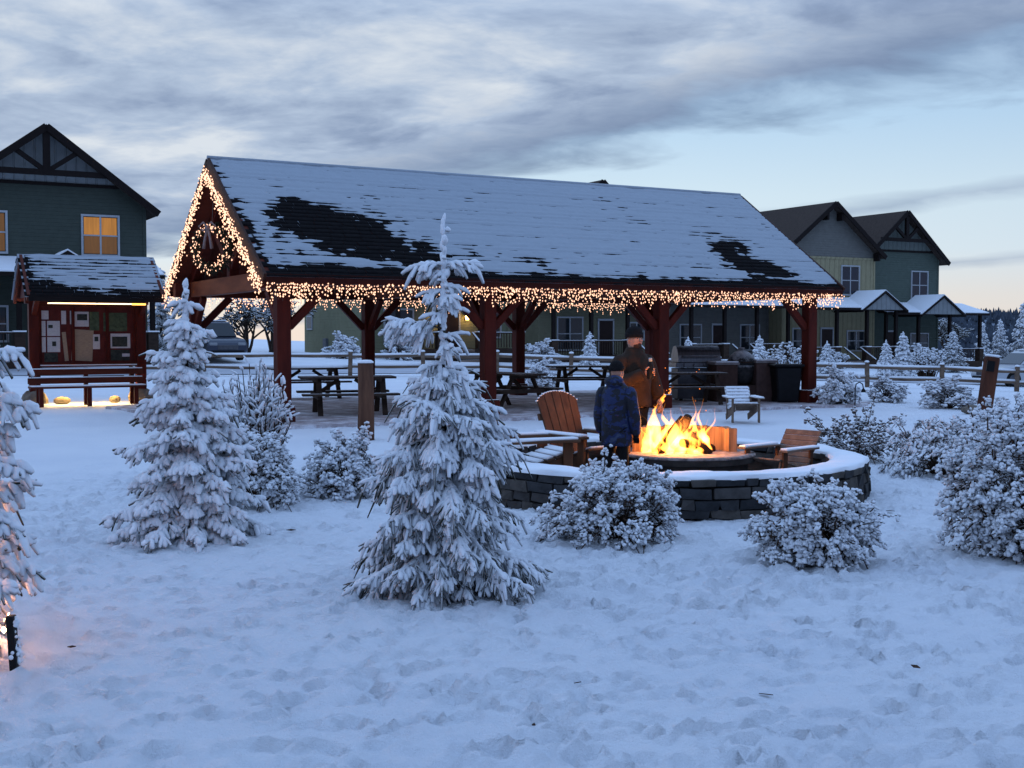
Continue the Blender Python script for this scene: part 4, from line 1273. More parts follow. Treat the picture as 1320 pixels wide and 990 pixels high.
MB().box((0, 0, 0.86), (1.15, 0.6, 0.12)).build('firebox', STEEL, gr, bevel=.01)
pr = [(-.30, 0.93)] + [(-.30 + .30 * (1 - math.cos(a)), 0.95 + .36 * math.sin(a)) for a in np.linspace(0.15, PI / 2, 7)] + [(.15, 1.28), (.30, 1.10), (.30, .93)]
MB().prism(pr, -.52, .52, 'yz').build('lid', STEEL, gr)
MB().tube([(-.42, -.31, 1.06), (-.42, -.38, 1.07), (.42, -.38, 1.07), (.42, -.31, 1.06)], .016, 6).build('handle', STEEL, gr)
for x in (-.36, -.12, .12, .36):
    k_ = MB(); k_.tube([(x, -.30, .86), (x, -.35, .86)], .035, 10); k_.build('knob', STEEL, gr)
for x in (-.42, .42):
    MB().tube([(x - .03, -.2, .06), (x + .03, -.2, .06)], .06, 12).build('caster', RUBBER, gr)
    MB().tube([(x - .03, .2, .06), (x + .03, .2, .06)], .06, 12).build('caster', RUBBER, gr)
bin_ = thing('trash_bin', 'tall black wheeled trash bin beside the right front post', 'bin', gp(1013, 27.6), AX - .45)
b_ = MB(); b_.box((0, 0, 0.44), (0.60, 0.60, 0.80)); b_.v = [(x * (1 if z > .4 else .80), y * (1 if z > .4 else .80), z) for x, y, z in b_.v]
b_.build('body', BLACKP, bin_, bevel=.03)
MB().box((0, -.01, .87), (.70, .70, .07)).build('lid', BLACKP, bin_, bevel=.03)
MB().tube([(-.3, .36, .80), (.3, .36, .80)], .02, 6).build('handle', BLACKP, bin_)
for s in (-1, 1): MB().tube([(s * .20 - .03, .26, .085), (s * .20 + .03, .26, .085)], .085, 12).build('wheel', RUBBER, bin_)

# ============================================================ PEOPLE
SKIN = mat('skin', (0.50, 0.27, 0.19), (0.42, 0.21, 0.15), 12, 0.55)
def skin_mesh(name, J, E, root, m, par, levels=2):
    """J: joint -> (position, radius or (rx, ry)); one continuous surface grown over the joined edges"""
    keys = list(J); ix = {k: i for i, k in enumerate(keys)}
    me = bpy.data.meshes.new(name)
    me.from_pydata([J[k][0] for k in keys], [(ix[a], ix[b]) for a, b in E], [])
    o = link(name, me, par, None)
    me.materials.append(m)
    md = o.modifiers.new('skin', 'SKIN'); md.use_smooth_shade = True; md.branch_smoothing = 0.6
    sv = me.skin_vertices[0].data
    for k in keys:
        r = J[k][1]
        sv[ix[k]].radius = (r, r) if isinstance(r, (int, float)) else r
        sv[ix[k]].use_root = (k == root)
    sd_ = o.modifiers.new('sub', 'SUBSURF'); sd_.levels = levels; sd_.render_levels = levels
    return o
def chain(*names): return list(zip(names[:-1], names[1:]))
def person(label, loc, rz, H, arms, jacket, trousers, cap, turn=0.0, beard=None, hood=False, legspread=0.11, jlong=0.80):
    """local frame faces +x; y to the person's left; heights are fractions of H"""
    p = thing('person', label, 'person', loc, rz)
    h = lambda f: f * H
    J = {'pel': ((0, 0, h(.52)), (h(.085), h(.075))), 'bel': ((0, 0, h(.60)), (h(.08), h(.068))), 'che': ((0.01, 0, h(.72)), (h(.075), h(.06))),
         'nek0': ((0, 0, h(.825)), h(.036)), 'nek': ((0.01, 0, h(.865)), h(.034)), 'hd0': ((0.02, 0, h(.90)), (h(.049), h(.055))), 'hd1': ((0.012, 0, h(.945)), (h(.055), h(.062))), 'hd2': ((0.005, 0, h(.982)), h(.036))}
    E = chain('pel', 'bel', 'che', 'nek0', 'nek', 'hd0', 'hd1', 'hd2')
    # jacket: rings from hem to collar, then the sleeves
    jk = MB()
    rg_ = random.Random(int(H * 1000))
    rings = [(jlong * .595, .100, .118), (jlong * .60, .114, .132), (.50, .112, .130), (.56, .108, .126), (.62, .108, .126), (.68, .110, .132), (.74, .108, .138), (.785, .098, .136), (.815, .085, .108), (.84, .068, .078), (.855, .060, .064), (.876, .056, .058), (.880, .050, .052)]
    rings = sorted(r_ for r_ in rings)
    vs = []; fs = []; nn_ = 24
    for i, (zf, rx_, ry_) in enumerate(rings):
        for k in range(nn_):
            a_ = 2 * PI * k / nn_
            wv = 1 + .022 * math.sin(5 * a_ + zf * 40) + .02 * math.sin(9 * a_ - zf * 63) + rg_.uniform(-.012, .012)
            vs.append((0.008 + h(rx_) * wv * math.cos(a_), h(ry_) * wv * math.sin(a_), h(zf)))
    for i in range(len(rings) - 1):
        for k in range(nn_):
            k2 = (k + 1) % nn_
            fs.append((i * nn_ + k, i * nn_ + k2, (i + 1) * nn_ + k2, (i + 1) * nn_ + k))
    fs.append(tuple(range(nn_ - 1, -1, -1))); fs.append(tuple((len(rings) - 1) * nn_ + k for k in range(nn_)))
    jk.add(vs, fs)
    for s, k in ((1, 'l'), (-1, 'r')):
        el, wr = arms[k]
        sh = (0, s * h(.11), h(.80))
        J.update({'sh' + k: (sh, h(.022)), 'el' + k: (el, h(.016)), 'wr' + k: (wr, h(.015))})
        E += [('che', 'sh' + k), ('sh' + k, 'el' + k), ('el' + k, 'wr' + k)]
        a0_ = Vector((0, s * h(.085), h(.785))); e_ = Vector(el); w_ = Vector(wr)
        sp = [a0_, a0_.lerp(Vector(sh), 1.0) + Vector((0, s * h(.012), -h(.012)))] + [Vector(sh).lerp(e_, q_) for q_ in (.3, .55, .8)] + [e_.lerp((Vector(sh) + w_) / 2, .06)] + [e_.lerp(w_, q_) for q_ in (.25, .5, .75, .95, .99)]
        jk.tube(sp, [h(r_) * rg_.uniform(.95, 1.06) for r_ in (.050, .060, .060, .056, .055, .054, .052, .049, .047, .044, .036)], 14)
        J.update({'hip' + k: ((0, s * h(.052), h(.48)), h(.055)), 'kn' + k: ((0.012, s * h(legspread * .58), h(.27)), h(.036)), 'an' + k: ((-.01, s * h(legspread * .62), h(.045)), h(.024)), 'to' + k: ((h(.085), s * h(legspread * .75), h(.022)), h(.020))})
        E += [('pel', 'hip' + k), ('hip' + k, 'kn' + k), ('kn' + k, 'an' + k), ('an' + k, 'to' + k)]
    skin_mesh('body', J, E, 'pel', SKIN, p)
    jo = jk.build('jacket', jacket, p, True)
    sb_ = jo.modifiers.new('sub', 'SUBSURF'); sb_.levels = 1; sb_.render_levels = 1
    JT = {'pel': ((0, 0, h(.53)), (h(.092), h(.082)))}
    ET = []
    for s, k in ((1, 'l'), (-1, 'r')):
        JT.update({'hip' + k: ((0, s * h(.053), h(.47)), h(.064)), 'kn' + k: ((0.012, s * h(legspread * .58), h(.27)), h(.046)), 'an' + k: ((-.01, s * h(legspread * .62), h(.065)), h(.042))})
        ET += [('pel', 'hip' + k), ('hip' + k, 'kn' + k), ('kn' + k, 'an' + k)]
        b = MB()
        yb = s * h(legspread * .62)
        b.tube([(-h(.035), yb, h(.028)), (h(.02), yb * 1.03, h(.030)), (h(.08), yb * 1.1, h(.024)), (h(.105), yb * 1.12, h(.020))], [h(.026), h(.030), h(.028), h(.016)], 10)
        b.tube([(-h(.012), yb, h(.03)), (-h(.012), yb, h(.10))], [h(.034), h(.036)], 10)
        b.build('boot', BLACKP, p, True)
    skin_mesh('trousers', JT, ET, 'pel', trousers, p)
    # head details turn with the head
    hd = Matrix.Rotation(turn, 3, 'Z')
    hc = Vector((0.012, 0, h(.935)))
    def put(mb_): mb_.v = [tuple(hc + hd @ Vector(q_)) for q_ in mb_.v]; return mb_
    f = MB()                                             # face: brow, nose, cheeks, chin
    f.ball((h(.030), 0, -h(.008)), (h(.032), h(.040), h(.050)), 12, 10)
    f.ball((h(.060), 0, -h(.008)), (h(.012), h(.008), h(.014)), 8, 6)
    f.ball((h(.044), 0, -h(.045)), (h(.016), h(.018), h(.014)), 8, 6)
    put(f).build('face', SKIN, p, True)
    for s in (-1, 1):
        e = MB(); e.ball((h(.052), s * h(.016), h(.004)), (h(.007), h(.007), h(.005)), 8, 6); put(e).build('eye', BLACKP, p, True)
        e = MB(); e.ball((-.004, s * h(.047), -h(.01)), (h(.012), h(.006), h(.018)), 8, 6); put(e).build('ear', SKIN, p, True)
    e = MB(); e.ball((h(.055), 0, -h(.030)), (h(.006), h(.014), h(.005)), 8, 6); put(e).build('mouth', mat('lips', (0.20, 0.06, 0.05), None, 9, 0.5), p, True)
    if beard:
        e = MB(); e.ball((h(.034), 0, -h(.044)), (h(.026), h(.033), h(.026)), 10, 8); put(e).build('beard', beard, p, True)
    c = MB()
    c.lathe([(h(.056), 0), (h(.060), h(.012)), (h(.058), h(.034)), (h(.046), h(.058)), (h(.022), h(.074)), (h(.004), h(.078))], 18, (-.004, 0, h(.014)), 1.08, .96)
    put(c).build('beanie', cap, p, True)
    c = MB(); c.lathe([(h(.060), 0), (h(.064), h(.006)), (h(.063), h(.028)), (h(.059), h(.032))], 18, (-.004, 0, h(.010)), 1.08, .96)
    put(c).build('beanie_cuff', cap, p, True)
    if hood:
        c = MB(); c.ball((-h(.045), 0, h(.865)), (h(.062), h(.085), h(.05)), 14, 8); c.build('hood', jacket, p, True)
    return p
def hand(par, c, axis_dir, size, curl=True):
    """a fist closed round an upright cylinder at c: palm on the side away from +x, four fingers, thumb"""
    m_ = MB()
    r = 0.040 * size
    m_.ball((c[0] - r * 1.15, c[1], c[2]), (.024 * size, .034 * size, .046 * size), 10, 8)
    for k in range(4):
        z = c[2] + (.034 - .023 * k) * size
        pts = []
        ln = (2.5, 2.8, 2.65, 2.2)[k]
        for i in range(6):
            a = PI - .5 + (-1) * (i / 5 * ln) if True else 0
            pts.append((c[0] + r * 1.12 * math.cos(a), c[1] - r * 1.12 * math.sin(a) * -1, z))
        m_.tube(pts, [.0105 * size, .0105 * size, .010 * size, .0095 * size, .009 * size, .007 * size], 7)
    pts = [(c[0] + r * 1.14 * math.cos(a), c[1] + r * 1.14 * math.sin(a), c[2] + (.02 + .012 * i) * size) for i, a in enumerate((PI + .4, PI + 1.0, PI + 1.6, PI + 2.1))]
    m_.tube(pts, [.013 * size, .012 * size, .011 * size, .008 * size], 7)
    return m_.build('hand', SKIN, par, True)
m, t, b = nodes_of('blue_camouflage')
n1 = tnoise(t, 8.0, 3, 0.55, (1, 1, 1.7)); n2 = tnoise(t, 11.0, 3, 0.5, (1, 1, 1.6))
c1 = ramp(t, n1, [(0.0, (0.004, 0.006, 0.016)), (0.46, (0.004, 0.006, 0.016)), (0.475, (0.006, 0.018, 0.085)), (0.60, (0.006, 0.018, 0.085)), (0.615, (0.030, 0.052, 0.11))])
f2 = ramp(t, n2, [(0.0, 0.0), (0.57, 0.0), (0.585, 1.0)])
t.links.new(tmix(t, f2, c1, (0.004, 0.005, 0.012)), b.inputs['Base Color'])
b.inputs['Roughness'].default_value = 0.75
n3 = tnoise(t, 14, 4, 0.6); bump(t, b, n3, 0.7, 0.02)
CAMO = m
BROWNJ = mat('brown_jacket', (0.048, 0.028, 0.019), (0.026, 0.015, 0.010), 10, 0.8, None, 0.6, 0.02)
BLACKC = mat('black_cloth', (0.014, 0.013, 0.014), (0.009, 0.008, 0.009), 12, 0.9, None, 0.4, 0.01)
KNIT = mat('black_knit', (0.016, 0.014, 0.015), (0.008, 0.007, 0.008), 60, 0.95, None, 0.8, 0.008)
# the man stands behind the hearth, turned half towards us, drink in his right hand
MH = 1.645
man = person('man in black beanie and brown jacket holding a drink, standing behind the boy', (1.36, 13.45, 0), -0.95, MH,
             {'l': ((0.0, 0.30, 1.05), (0.12, 0.28, 0.86)), 'r': ((0.04, -0.29, 1.02), (0.26, -0.08, 1.16))}, BROWNJ, BLACKC, KNIT, turn=-0.05,
             beard=mat('beard', (0.10, 0.05, 0.03), (0.06, 0.03, 0.02), 30, 0.9))
hand(man, (0.335, -0.05, 1.18), 0, 1.0)
lh = MB(); lh.ball((0.13, 0.28, 0.82), (0.026, 0.040, 0.05), 9, 7)
for k in range(4):
    y = 0.305 - 0.021 * k
    lh.tube([(0.135, y, 0.79), (0.15, y, 0.755), (0.145, y - .002, 0.725), (0.132, y - .004, 0.705)], [.011, .010, .009, .007], 7)
lh.tube([(0.15, 0.252, 0.83), (0.175, 0.242, 0.80), (0.18, 0.242, 0.77)], [.013, .011, .008], 7)
lh.build('hand', SKIN, man, True)
Mw = Matrix.Rotation(-0.95, 3, 'Z')
bt = thing('drink_bottle', "dark bottle with pale cap held in the man's right hand", 'bottle', Vector((1.36, 13.45, 0)) + Mw @ Vector((0.335, -0.05, 1.105)))
MB().lathe([(0.030, 0), (0.036, 0.01), (0.037, 0.14), (0.030, 0.17), (0.018, 0.19)], 14).build('body', BLACKP, bt, True)
MB().lathe([(0.020, 0.191), (0.020, 0.225), (0.016, 0.23)], 12).build('cap', WHITEF, bt, True)
# the boy stands with his back to us, watching the fire
BH = 1.30
boy = person('boy in blue camouflage jacket and black trousers, back to the camera, left of the flames', (1.04, 11.98, 0), 1.05, BH,
             {'l': ((0.02, 0.215, 0.78), (0.06, 0.20, 0.60)), 'r': ((0.0, -0.215, 0.78), (0.07, -0.20, 0.60))}, CAMO, BLACKC, KNIT, turn=-0.5, hood=True, jlong=0.62)
boy.scale = (0.93, 0.93, 1.0)
for s in (-1, 1):
    g = MB(); y0 = 0.20 * s
    g.ball((0.07, y0, 0.585), (0.026, 0.034, 0.042), 9, 7)
    for k in range(4):
        y = y0 + (0.027 - 0.018 * k)
        g.tube([(0.075, y, 0.56), (0.085, y, 0.53), (0.082, y, 0.505)], [.011, .010, .008], 6)
    g.tube([(0.09, y0 - s * .02, 0.60), (0.11, y0 - s * .028, 0.57), (0.112, y0 - s * .028, 0.55)], [.012, .011, .008], 6)
    g.build('glove', BLACKC, boy, True)

# ============================================================ FROSTED PLANTS
def fingers(P, D, L, R, droop, rg, M=6, K=5, jit=0.26):
    """many short knobbly twigs at once: start P, direction D, length L, radius R, sag droop -> verts, quads, tris"""
    P = np.asarray(P, float); D = np.asarray(D, float); L = np.asarray(L, float); R = np.asarray(R, float); droop = np.asarray(droop, float)
    n = len(P)
    D = D / np.linalg.norm(D, axis=1, keepdims=True)
    up = np.where(np.abs(D[:, 2:3]) > 0.9, np.array([[1., 0, 0]]), np.array([[0., 0, 1]]))
    A = np.cross(D, up); A /= np.linalg.norm(A, axis=1, keepdims=True)
    Bv = np.cross(D, A)
    tt = np.linspace(0, 1, K)
    prof = np.interp(tt, [0, .25, .6, .85, 1], [.6, .95, 1.08, 1.05, .72])
    ang = np.arange(M) * 2 * PI / M
    ctr = P[:, None] + D[:, None] * (L[:, None] * tt[None])[..., None]
    ctr[..., 2] -= (droop * L)[:, None] * tt[None] ** 2
    rad = R[:, None] * prof[None] * rg.uniform(1 - jit, 1 + jit, (n, K))
    rad = rad[..., None] * rg.uniform(1 - jit, 1 + jit, (n, K, M))
    ring = ctr[:, :, None] + rad[..., None] * (A[:, None, None] * np.cos(ang)[None, None, :, None] + Bv[:, None, None] * np.sin(ang)[None, None, :, None])
    tip = ctr[:, -1] + D * (R * 0.55)[:, None]
    Vv = np.concatenate([ring.reshape(n, -1, 3), tip[:, None]], 1)
    per = K * M + 1
    base = (np.arange(n) * per)[:, None]
    q = []
    for i in range(K - 1):
        for k in range(M):
            k2 = (k + 1) % M
            q.append((i * M + k, i * M + k2, (i + 1) * M + k2, (i + 1) * M + k))
    q = np.array(q)
    tr = np.array([((K - 1) * M + k, (K - 1) * M + (k + 1) % M, K * M) for k in range(M)])
    # order so that normals look outward
    q = q[:, ::-1]; tr = tr[:, ::-1]
    Q = (q[None] + base[..., None]).reshape(-1, 4); T = (tr[None] + base[..., None]).reshape(-1, 3)
    return Vv.reshape(-1, 3), Q, T
def fir(name, label, loc, H, prof, seed, bare_top=0.0, dz=0.085, per=9, rad=0.018, extra=(), rz=0, droop=0.55, cat='tree', thin=0.35, tl=1.0, M=6, K=5, group=None, e0=(0.12, -0.30), rime_m=None):
    """young fir, every twig thick with rime. prof: list of (height fraction, crown radius)"""
    rg = np.random.default_rng(seed)
    root = thing(name, label, cat, loc, rz, group)
    MB().tube([(0, 0, -0.05), (0.01, 0, H * .4), (0.0, 0.01, H * .75), (0.0, 0.0, H * .985)], [0.020 * H, 0.013 * H, 0.005 * H, 0.004], 8).build('trunk', BARK, root, True)
    hs = [a for a, _ in prof]; rs = [b for _, b in prof]
    P = []; D = []; L = []; R = []; G = []
    limbs = MB()
    z = hs[0] * H
    bl = []
    while z < hs[-1] * H:
        cr = float(np.interp(z / H, hs, rs))
        nb = max(3, int(per * (0.55 + cr / max(rs))))
        a0 = rg.uniform(0, 6.28)
        for k in range(nb):
            bl.append((z + rg.normal(0, dz * .35), a0 + 2 * PI * k / nb + rg.normal(0, .22), cr * rg.uniform(.62, 1.18)))
        z += dz * (0.8 + 0.5 * rg.random())
    bl += [tuple(e) for e in extra]
    for z, a, ln in bl:
        tf = z / H
        el = np.interp(tf, [hs[0], hs[-1]], [e0[1], e0[0]]) + rg.normal(0, .12)
        d = np.array([math.cos(a) * math.cos(el), math.sin(a) * math.cos(el), math.sin(el)])
        side = np.array([-math.sin(a), math.cos(a), 0])
        sag = 0.10 + 0.16 * rg.random()
        f = lambda s: np.array([0, 0, z]) + d * s - np.array([0, 0, 1]) * sag * s * s / max(ln, .15) + np.array([0, 0, 1]) * 0.05 * (s / max(ln, .1)) ** 4 * ln
        pts = [f(ln * q_) for q_ in (0, .35, .7, .97)]
        limbs.tube(pts, [0.008, 0.007, 0.005, 0.003], 4, False)
        s = ln * 0.22
        while s < ln:
            c = f(s); dd = f(s + .02) - f(s); dd /= np.linalg.norm(dd)
            rest = ln - s
            for sg in (-1, 1):
                w = dd * rg.uniform(.55, .95) + side * sg * rg.uniform(.5, .95) + np.array([0, 0, rg.normal(-.12, .22)])
                w /= np.linalg.norm(w)
                l = min(.12, .045 + .30 * rest) * rg.uniform(.55, 1.2) * tl
                P.append(c); D.append(w); L.append(l); R.append(rad * rg.uniform(.65, 1.2)); G.append(droop * rg.uniform(.5, 1.4))
                if l > .06 * tl:
                    for sg2 in (-1, 1):
                        w2 = w + np.cross(w, [0, 0, 1]) * sg2 * .8 + np.array([0, 0, rg.normal(-.2, .2)])
                        P.append(c + w * l * .55 - np.array([0, 0, droop * l * .3])); D.append(w2); L.append(l * .6); R.append(rad * rg.uniform(.65, 1.25)); G.append(droop)
            if rg.random() < .75:
                P.append(c); D.append(dd + np.array([0, 0, rg.normal(-.55, .25)])); L.append(.09 * rg.uniform(.6, 1.3) * tl); R.append(rad * rg.uniform(.7, 1.1)); G.append(droop)
            P.append(c - dd * .02); D.append(dd + np.array([0, 0, .12])); L.append(.075); R.append(rad * rg.uniform(.8, 1.15)); G.append(.1)
            s += max(.034, 2.7 * rad) * rg.uniform(.8, 1.25) * tl
        P.append(f(ln * .93)); D.append(f(ln) - f(ln * .9)); L.append(.08 * tl); R.append(rad * 1.1); G.append(.3)
    # the leader
    z = hs[-1] * H - .1
    while z < H:
        P.append((0, 0, z)); D.append((rg.normal(0, .18), rg.normal(0, .18), 1)); L.append(.07); R.append(rad * (1.75 - .95 * (z / H) ** 4) * rg.uniform(.75, 1.25)); G.append(0)
        if rg.random() < .5:
            a = rg.uniform(0, 6.28); P.append((0, 0, z)); D.append((math.cos(a), math.sin(a), .25)); L.append(rad * 2.8); R.append(rad * 1.1); G.append(.2)
        z += .035
    stuff(limbs.build('limb', BARK, root))
    P = np.array(P); D = np.array(D); L = np.array(L); R = np.array(R); G = np.array(G)
    bare = rg.random(len(P)) < thin * (1 - P[:, 2] / H)          # lower twigs carry less
    for nm, msk, mm, sc in (('rime_twigs', ~bare, rime_m or RIME, 1.0), ('needle_twigs', bare, RIME_THIN, .50)):
        if msk.sum() == 0: continue
        thin_ = nm == 'needle_twigs'
        Vv, Q, T = fingers(P[msk], D[msk], L[msk] * (1.2 if thin_ else 1), R[msk] * sc, G[msk], rg, min(M, 4 if thin_ else 5), min(K, 3 if thin_ else 4))
        stuff(link(nm, np_mesh(nm, Vv, Q, T), root, mm))
    return root
# --- the tall fir in the middle
T2 = gp(572, 7.55)
tall = fir('fir_tree', 'tall rime-coated young fir with a thin bare leader, in front of the pavilion', T2, 2.30,
    [(.02, .64), (.10, .59), (.22, .50), (.32, .435), (.43, .40), (.52, .30), (.585, .17), (.625, .06)], 11, dz=.082, per=11, rad=.0152,
    extra=[(1.66, PI - .12, .36), (1.66, PI - .3, .30), (1.63, PI + .1, .33), (2.035, PI - .1, .20), (2.035, .15, .18), (2.04, 1.9, .1), (1.98, 2.6, .08), (1.90, .4, .10), (1.87, 2.9, .11), (1.82, -.8, .10), (1.80, 2.2, .10), (1.76, -.2, .09), (1.72, 3.6, .09), (1.58, .3, .10), (1.50, 1.0, .12), (1.52, -1.2, .12)], thin=.5, droop=.75)
# --- the squat fir on the left
T1 = gp(240, 9.55)
fir('fir_tree', 'squat fir heaped with lumpy snow, between the notice board and the tall fir', T1, 1.98,
    [(.03, .70), (.15, .62), (.30, .50), (.45, .38), (.60, .27), (.74, .15), (.84, .085), (.90, .06)], 23, dz=.10, per=10, rad=.0235, thin=.18, droop=.6, tl=.95,
    extra=[(1.42, PI + .1, .30), (1.62, .1, .17), (1.70, PI, .10), (1.82, .4, .06), (1.84, 3.4, .06)])
# --- the fir cut by the left edge of the photograph, wound with a few lamps
T3 = gp(-62, 5.95)
T3.x = -3.02
fir('fir_tree', 'snowy fir with warm lamps inside, cut off by the left edge', T3, 2.35,
    [(.05, .56), (.18, .55), (.32, .52), (.48, .45), (.62, .42), (.76, .34), (.88, .16), (.95, .06)], 31, dz=.105, per=9, rad=.021, thin=.15, droop=.7,
    extra=[(1.50, -.15, .60), (1.30, .12, .62), (1.22, -.5, .58), (.85, -.2, .62), (.80, .3, .60), (1.05, 0.0, .60), (.98, -.35, .56), (.62, .05, .64), (.45, -.3, .62), (.3, .1, .64), (1.4, .3, .52)])
tl_ = thing('string_lights', 'warm string lights glowing inside the fir at the left edge', 'string lights', T3)
rg = np.random.default_rng(77)
Pb = []
for k in range(90):
    a = k * .67; z = .12 + k * .017; r = .50 * (1 - z / 2.9)
    Pb.append((r * math.cos(a), r * math.sin(a), z))
MB().tube(Pb, .004, 4, False).build('cable', BLACKP, tl_)
stuff(link('bulbs', bulbs_mesh(Pb, .0115, rg), tl_, emit('tree_bulb', (1.0, 0.40, 0.17), 170.0)))
# --- bushes
def bush(label, loc, w, d, h, seed, n=1500, rad=.022, lobes=7, name='shrub', parent=None, loose=.06, group='rime-covered shrubs', rm=None, scale=1, L0=.024, droop=.3, skirt=0.0):
    rg = np.random.default_rng(seed)
    root = thing(name, label, 'shrub', loc, rg.uniform(0, .3), group)
    cs = []; 
    for k in range(lobes):
        a = 2 * PI * k / lobes + rg.normal(0, .3); q_ = rg.uniform(.25, .66)
        cs.append((w / 2 * q_ * math.cos(a), d / 2 * q_ * math.sin(a), h * rg.uniform(.15, .56), rg.uniform(.30, .52)))
    cs.append((0, 0, h * .42, .58))
    cs = np.array(cs)
    which = rg.integers(0, len(cs), n * 3)
    v = rg.normal(0, 1, (n * 3, 3)); v /= np.linalg.norm(v, axis=1, keepdims=True)
    c = cs[which]
    ext = np.array([w / 2, d / 2, h * .98])
    dep = rg.uniform(.74, 1.07, (n * 3, 1))
    P = c[:, :3] + v * ext * c[:, 3:4] * dep
    keep = (P[:, 2] > .01)
    # drop those buried inside another lobe
    for cc in cs:
        e = (P - cc[:3]) / (ext * cc[3])
        keep &= (np.linalg.norm(e, axis=1) > .72)
    ns = max(40, n // 11)                              # sprigs, each hung with knobs of rime
    P0 = P[keep][:ns]; v = v[keep][:ns]; ns = len(P0)
    D0 = v + np.array([0, 0, .35]) + rg.normal(0, .38, (ns, 3))
    D0[:, 2] -= skirt * (1 - np.clip(P0[:, 2] / h, 0, 1))
    D0 /= np.linalg.norm(D0, axis=1, keepdims=True)
    ln = L0 * 4.2 * rg.uniform(.55, 1.5, ns) * (1 + 0.9 * (rg.random(ns) < loose))
    per_ = 15
    tt_ = rg.random((ns, per_)) ** .8
    P = P0[:, None] + D0[:, None] * (ln[:, None] * tt_)[..., None] + rg.normal(0, rad * .85, (ns, per_, 3))
    P[..., 2] -= (ln[:, None] * tt_ ** 2) * droop
    D = D0[:, None] * .55 + rg.normal(0, .62, (ns, per_, 3)) + np.array([0, 0, .2])
    P = P.reshape(-1, 3); D = D.reshape(-1, 3); m_ = len(P)
    ok = P[:, 2] > 0.0
    P = P[ok]; D = D[ok]; m_ = len(P)
    L = rad * rg.uniform(.9, 2.3, m_); R = rad * rg.uniform(.55, 1.2, m_)
    Vv, Q, T = fingers(P, D, L, R, np.full(m_, droop), rg, 5, 4, .26)
    tw = MB()
    for k in range(ns):
        q_ = P0[k] + D0[k] * ln[k]; q_[2] -= ln[k] * droop
        tw.tube([tuple(P0[k] - D0[k] * .06), tuple((P0[k] + q_) / 2 + np.array([0, 0, ln[k] * droop * .2])), tuple(q_)], [.006, .005, .0035], 4, False)
    stuff(tw.build('bare_twigs', TWIG, root))
    Vv[:, 2] = np.maximum(Vv[:, 2], -.03)
    stuff(link('rime_twigs', np_mesh('rime_twigs', Vv, Q, T), root, rm or RIME_BUSH))
    # bare stems inside
    st = MB()
    for k in range(46):
        a = rg.uniform(0, 6.28); q_ = rg.uniform(.2, .86); zz = rg.uniform(.2, .8) * h * (1.15 - q_ * .55)
        e = Vector((w / 2 * q_ * math.cos(a), d / 2 * q_ * math.sin(a), zz))
        st.tube([(e.x * .08, e.y * .08, -.02), (e.x * .6, e.y * .6, zz * .55), tuple(e)], [.010, .008, .004], 4, False)
    stuff(st.build('stem', TWIG, root))
    Pk = P * rg.uniform(.55, .85, (m_, 1)); half = rg.random(m_) < .45
    Vv, Q, T = fingers(Pk[half], D[half], L[half] * 1.1, R[half] * .55, np.full(half.sum(), .3), rg, 4, 3)
    Vv[:, 2] = np.maximum(Vv[:, 2], -.03)
    stuff(link('inner_twigs', np_mesh('inner_twigs', Vv, Q, T), root, RIME_BUSHT))
    return root
bush('wide rounded rime-covered shrub in front of the stone wall, below the boy', gp(800, 9.45), 1.12, .85, .54, 41, 4400, .0142, 10, skirt=.6, loose=.10)
bush('dense knobbly white shrub in front of the right end of the stone wall', gp(1055, 8.45), .74, .74, .54, 42, 4400, .0142, 10, loose=.10)
bush('large dense white shrub cut off by the right edge', gp(1312, 8.75), .95, .9, .98, 43, 5200, .0155, 12, loose=.10)
bush('small white shrub tucked behind the tall fir, beside the upright log', gp(445, 11.9), .72, .6, .64, 44, 1300, .021, 6, loose=.3)
sb = bush('loose arching frosted shrub between the ring wall and the large right-hand shrub', gp(1212, 13.7), 1.1, .9, .62, 45, 1500, .021, 8, loose=.35, droop=.9, L0=.06, skirt=.7)
bush('brownish frosted shrub just past the right end of the ring wall', gp(1107, 15.3), .90, .7, .48, 46, 1100, .020, 6, loose=.4, rm=RIME_BUSHT, L0=.06)
bush('snowy shrub behind the large right-hand shrub, near the leaning post', gp(1302, 17.5), 1.0, .9, .72, 47, 1000, .028, 6)
far1 = bush('frosted shrub right beside the far right pavilion post', gp(1079, 27.0), .85, .7, .72, 48, 900, .032, 6, L0=.045)
def far_bush(label, loc, sc, rz=0): return copy_tree(far1, loc, rz, label, sc)
far_bush('low frosted shrub between the hooked path lamp and the fence', gp(1143, 28.5), (1.15, 1.0, .72), 1.2)
far_bush('low frosted shrub in front of the fence, left of the leaning post', gp(1226, 26.0), (1.25, 1.0, .78), 2.6)
far_bush('grey frosted shrub beyond the picnic table seen from its end', gp(700, 36.5), (1.3, 1.0, 1.0), 4.0)
far_bush('frosted shrub beneath the olive house wall, left of the meter', gp(440, 60.5), (1.9, 1.5, 1.5), .7)
far_bush('frosted shrub beside the porch steps of the olive house', gp(515, 62), (2.1, 1.5, 1.6), 2.1)
far_bush('frosted shrub below the railing of the cream house', gp(700, 66), (2.2, 1.5, 1.5), 3.3)
far_bush('frosted shrub at the foot of the steps of the house with black brackets', gp(1075, 76), (2.4, 1.5, 1.3), 5.1)
far_bush('wide frosted shrub below the porch of the farthest right house', gp(1188, 76), (3.0, 1.8, 1.9), .3)
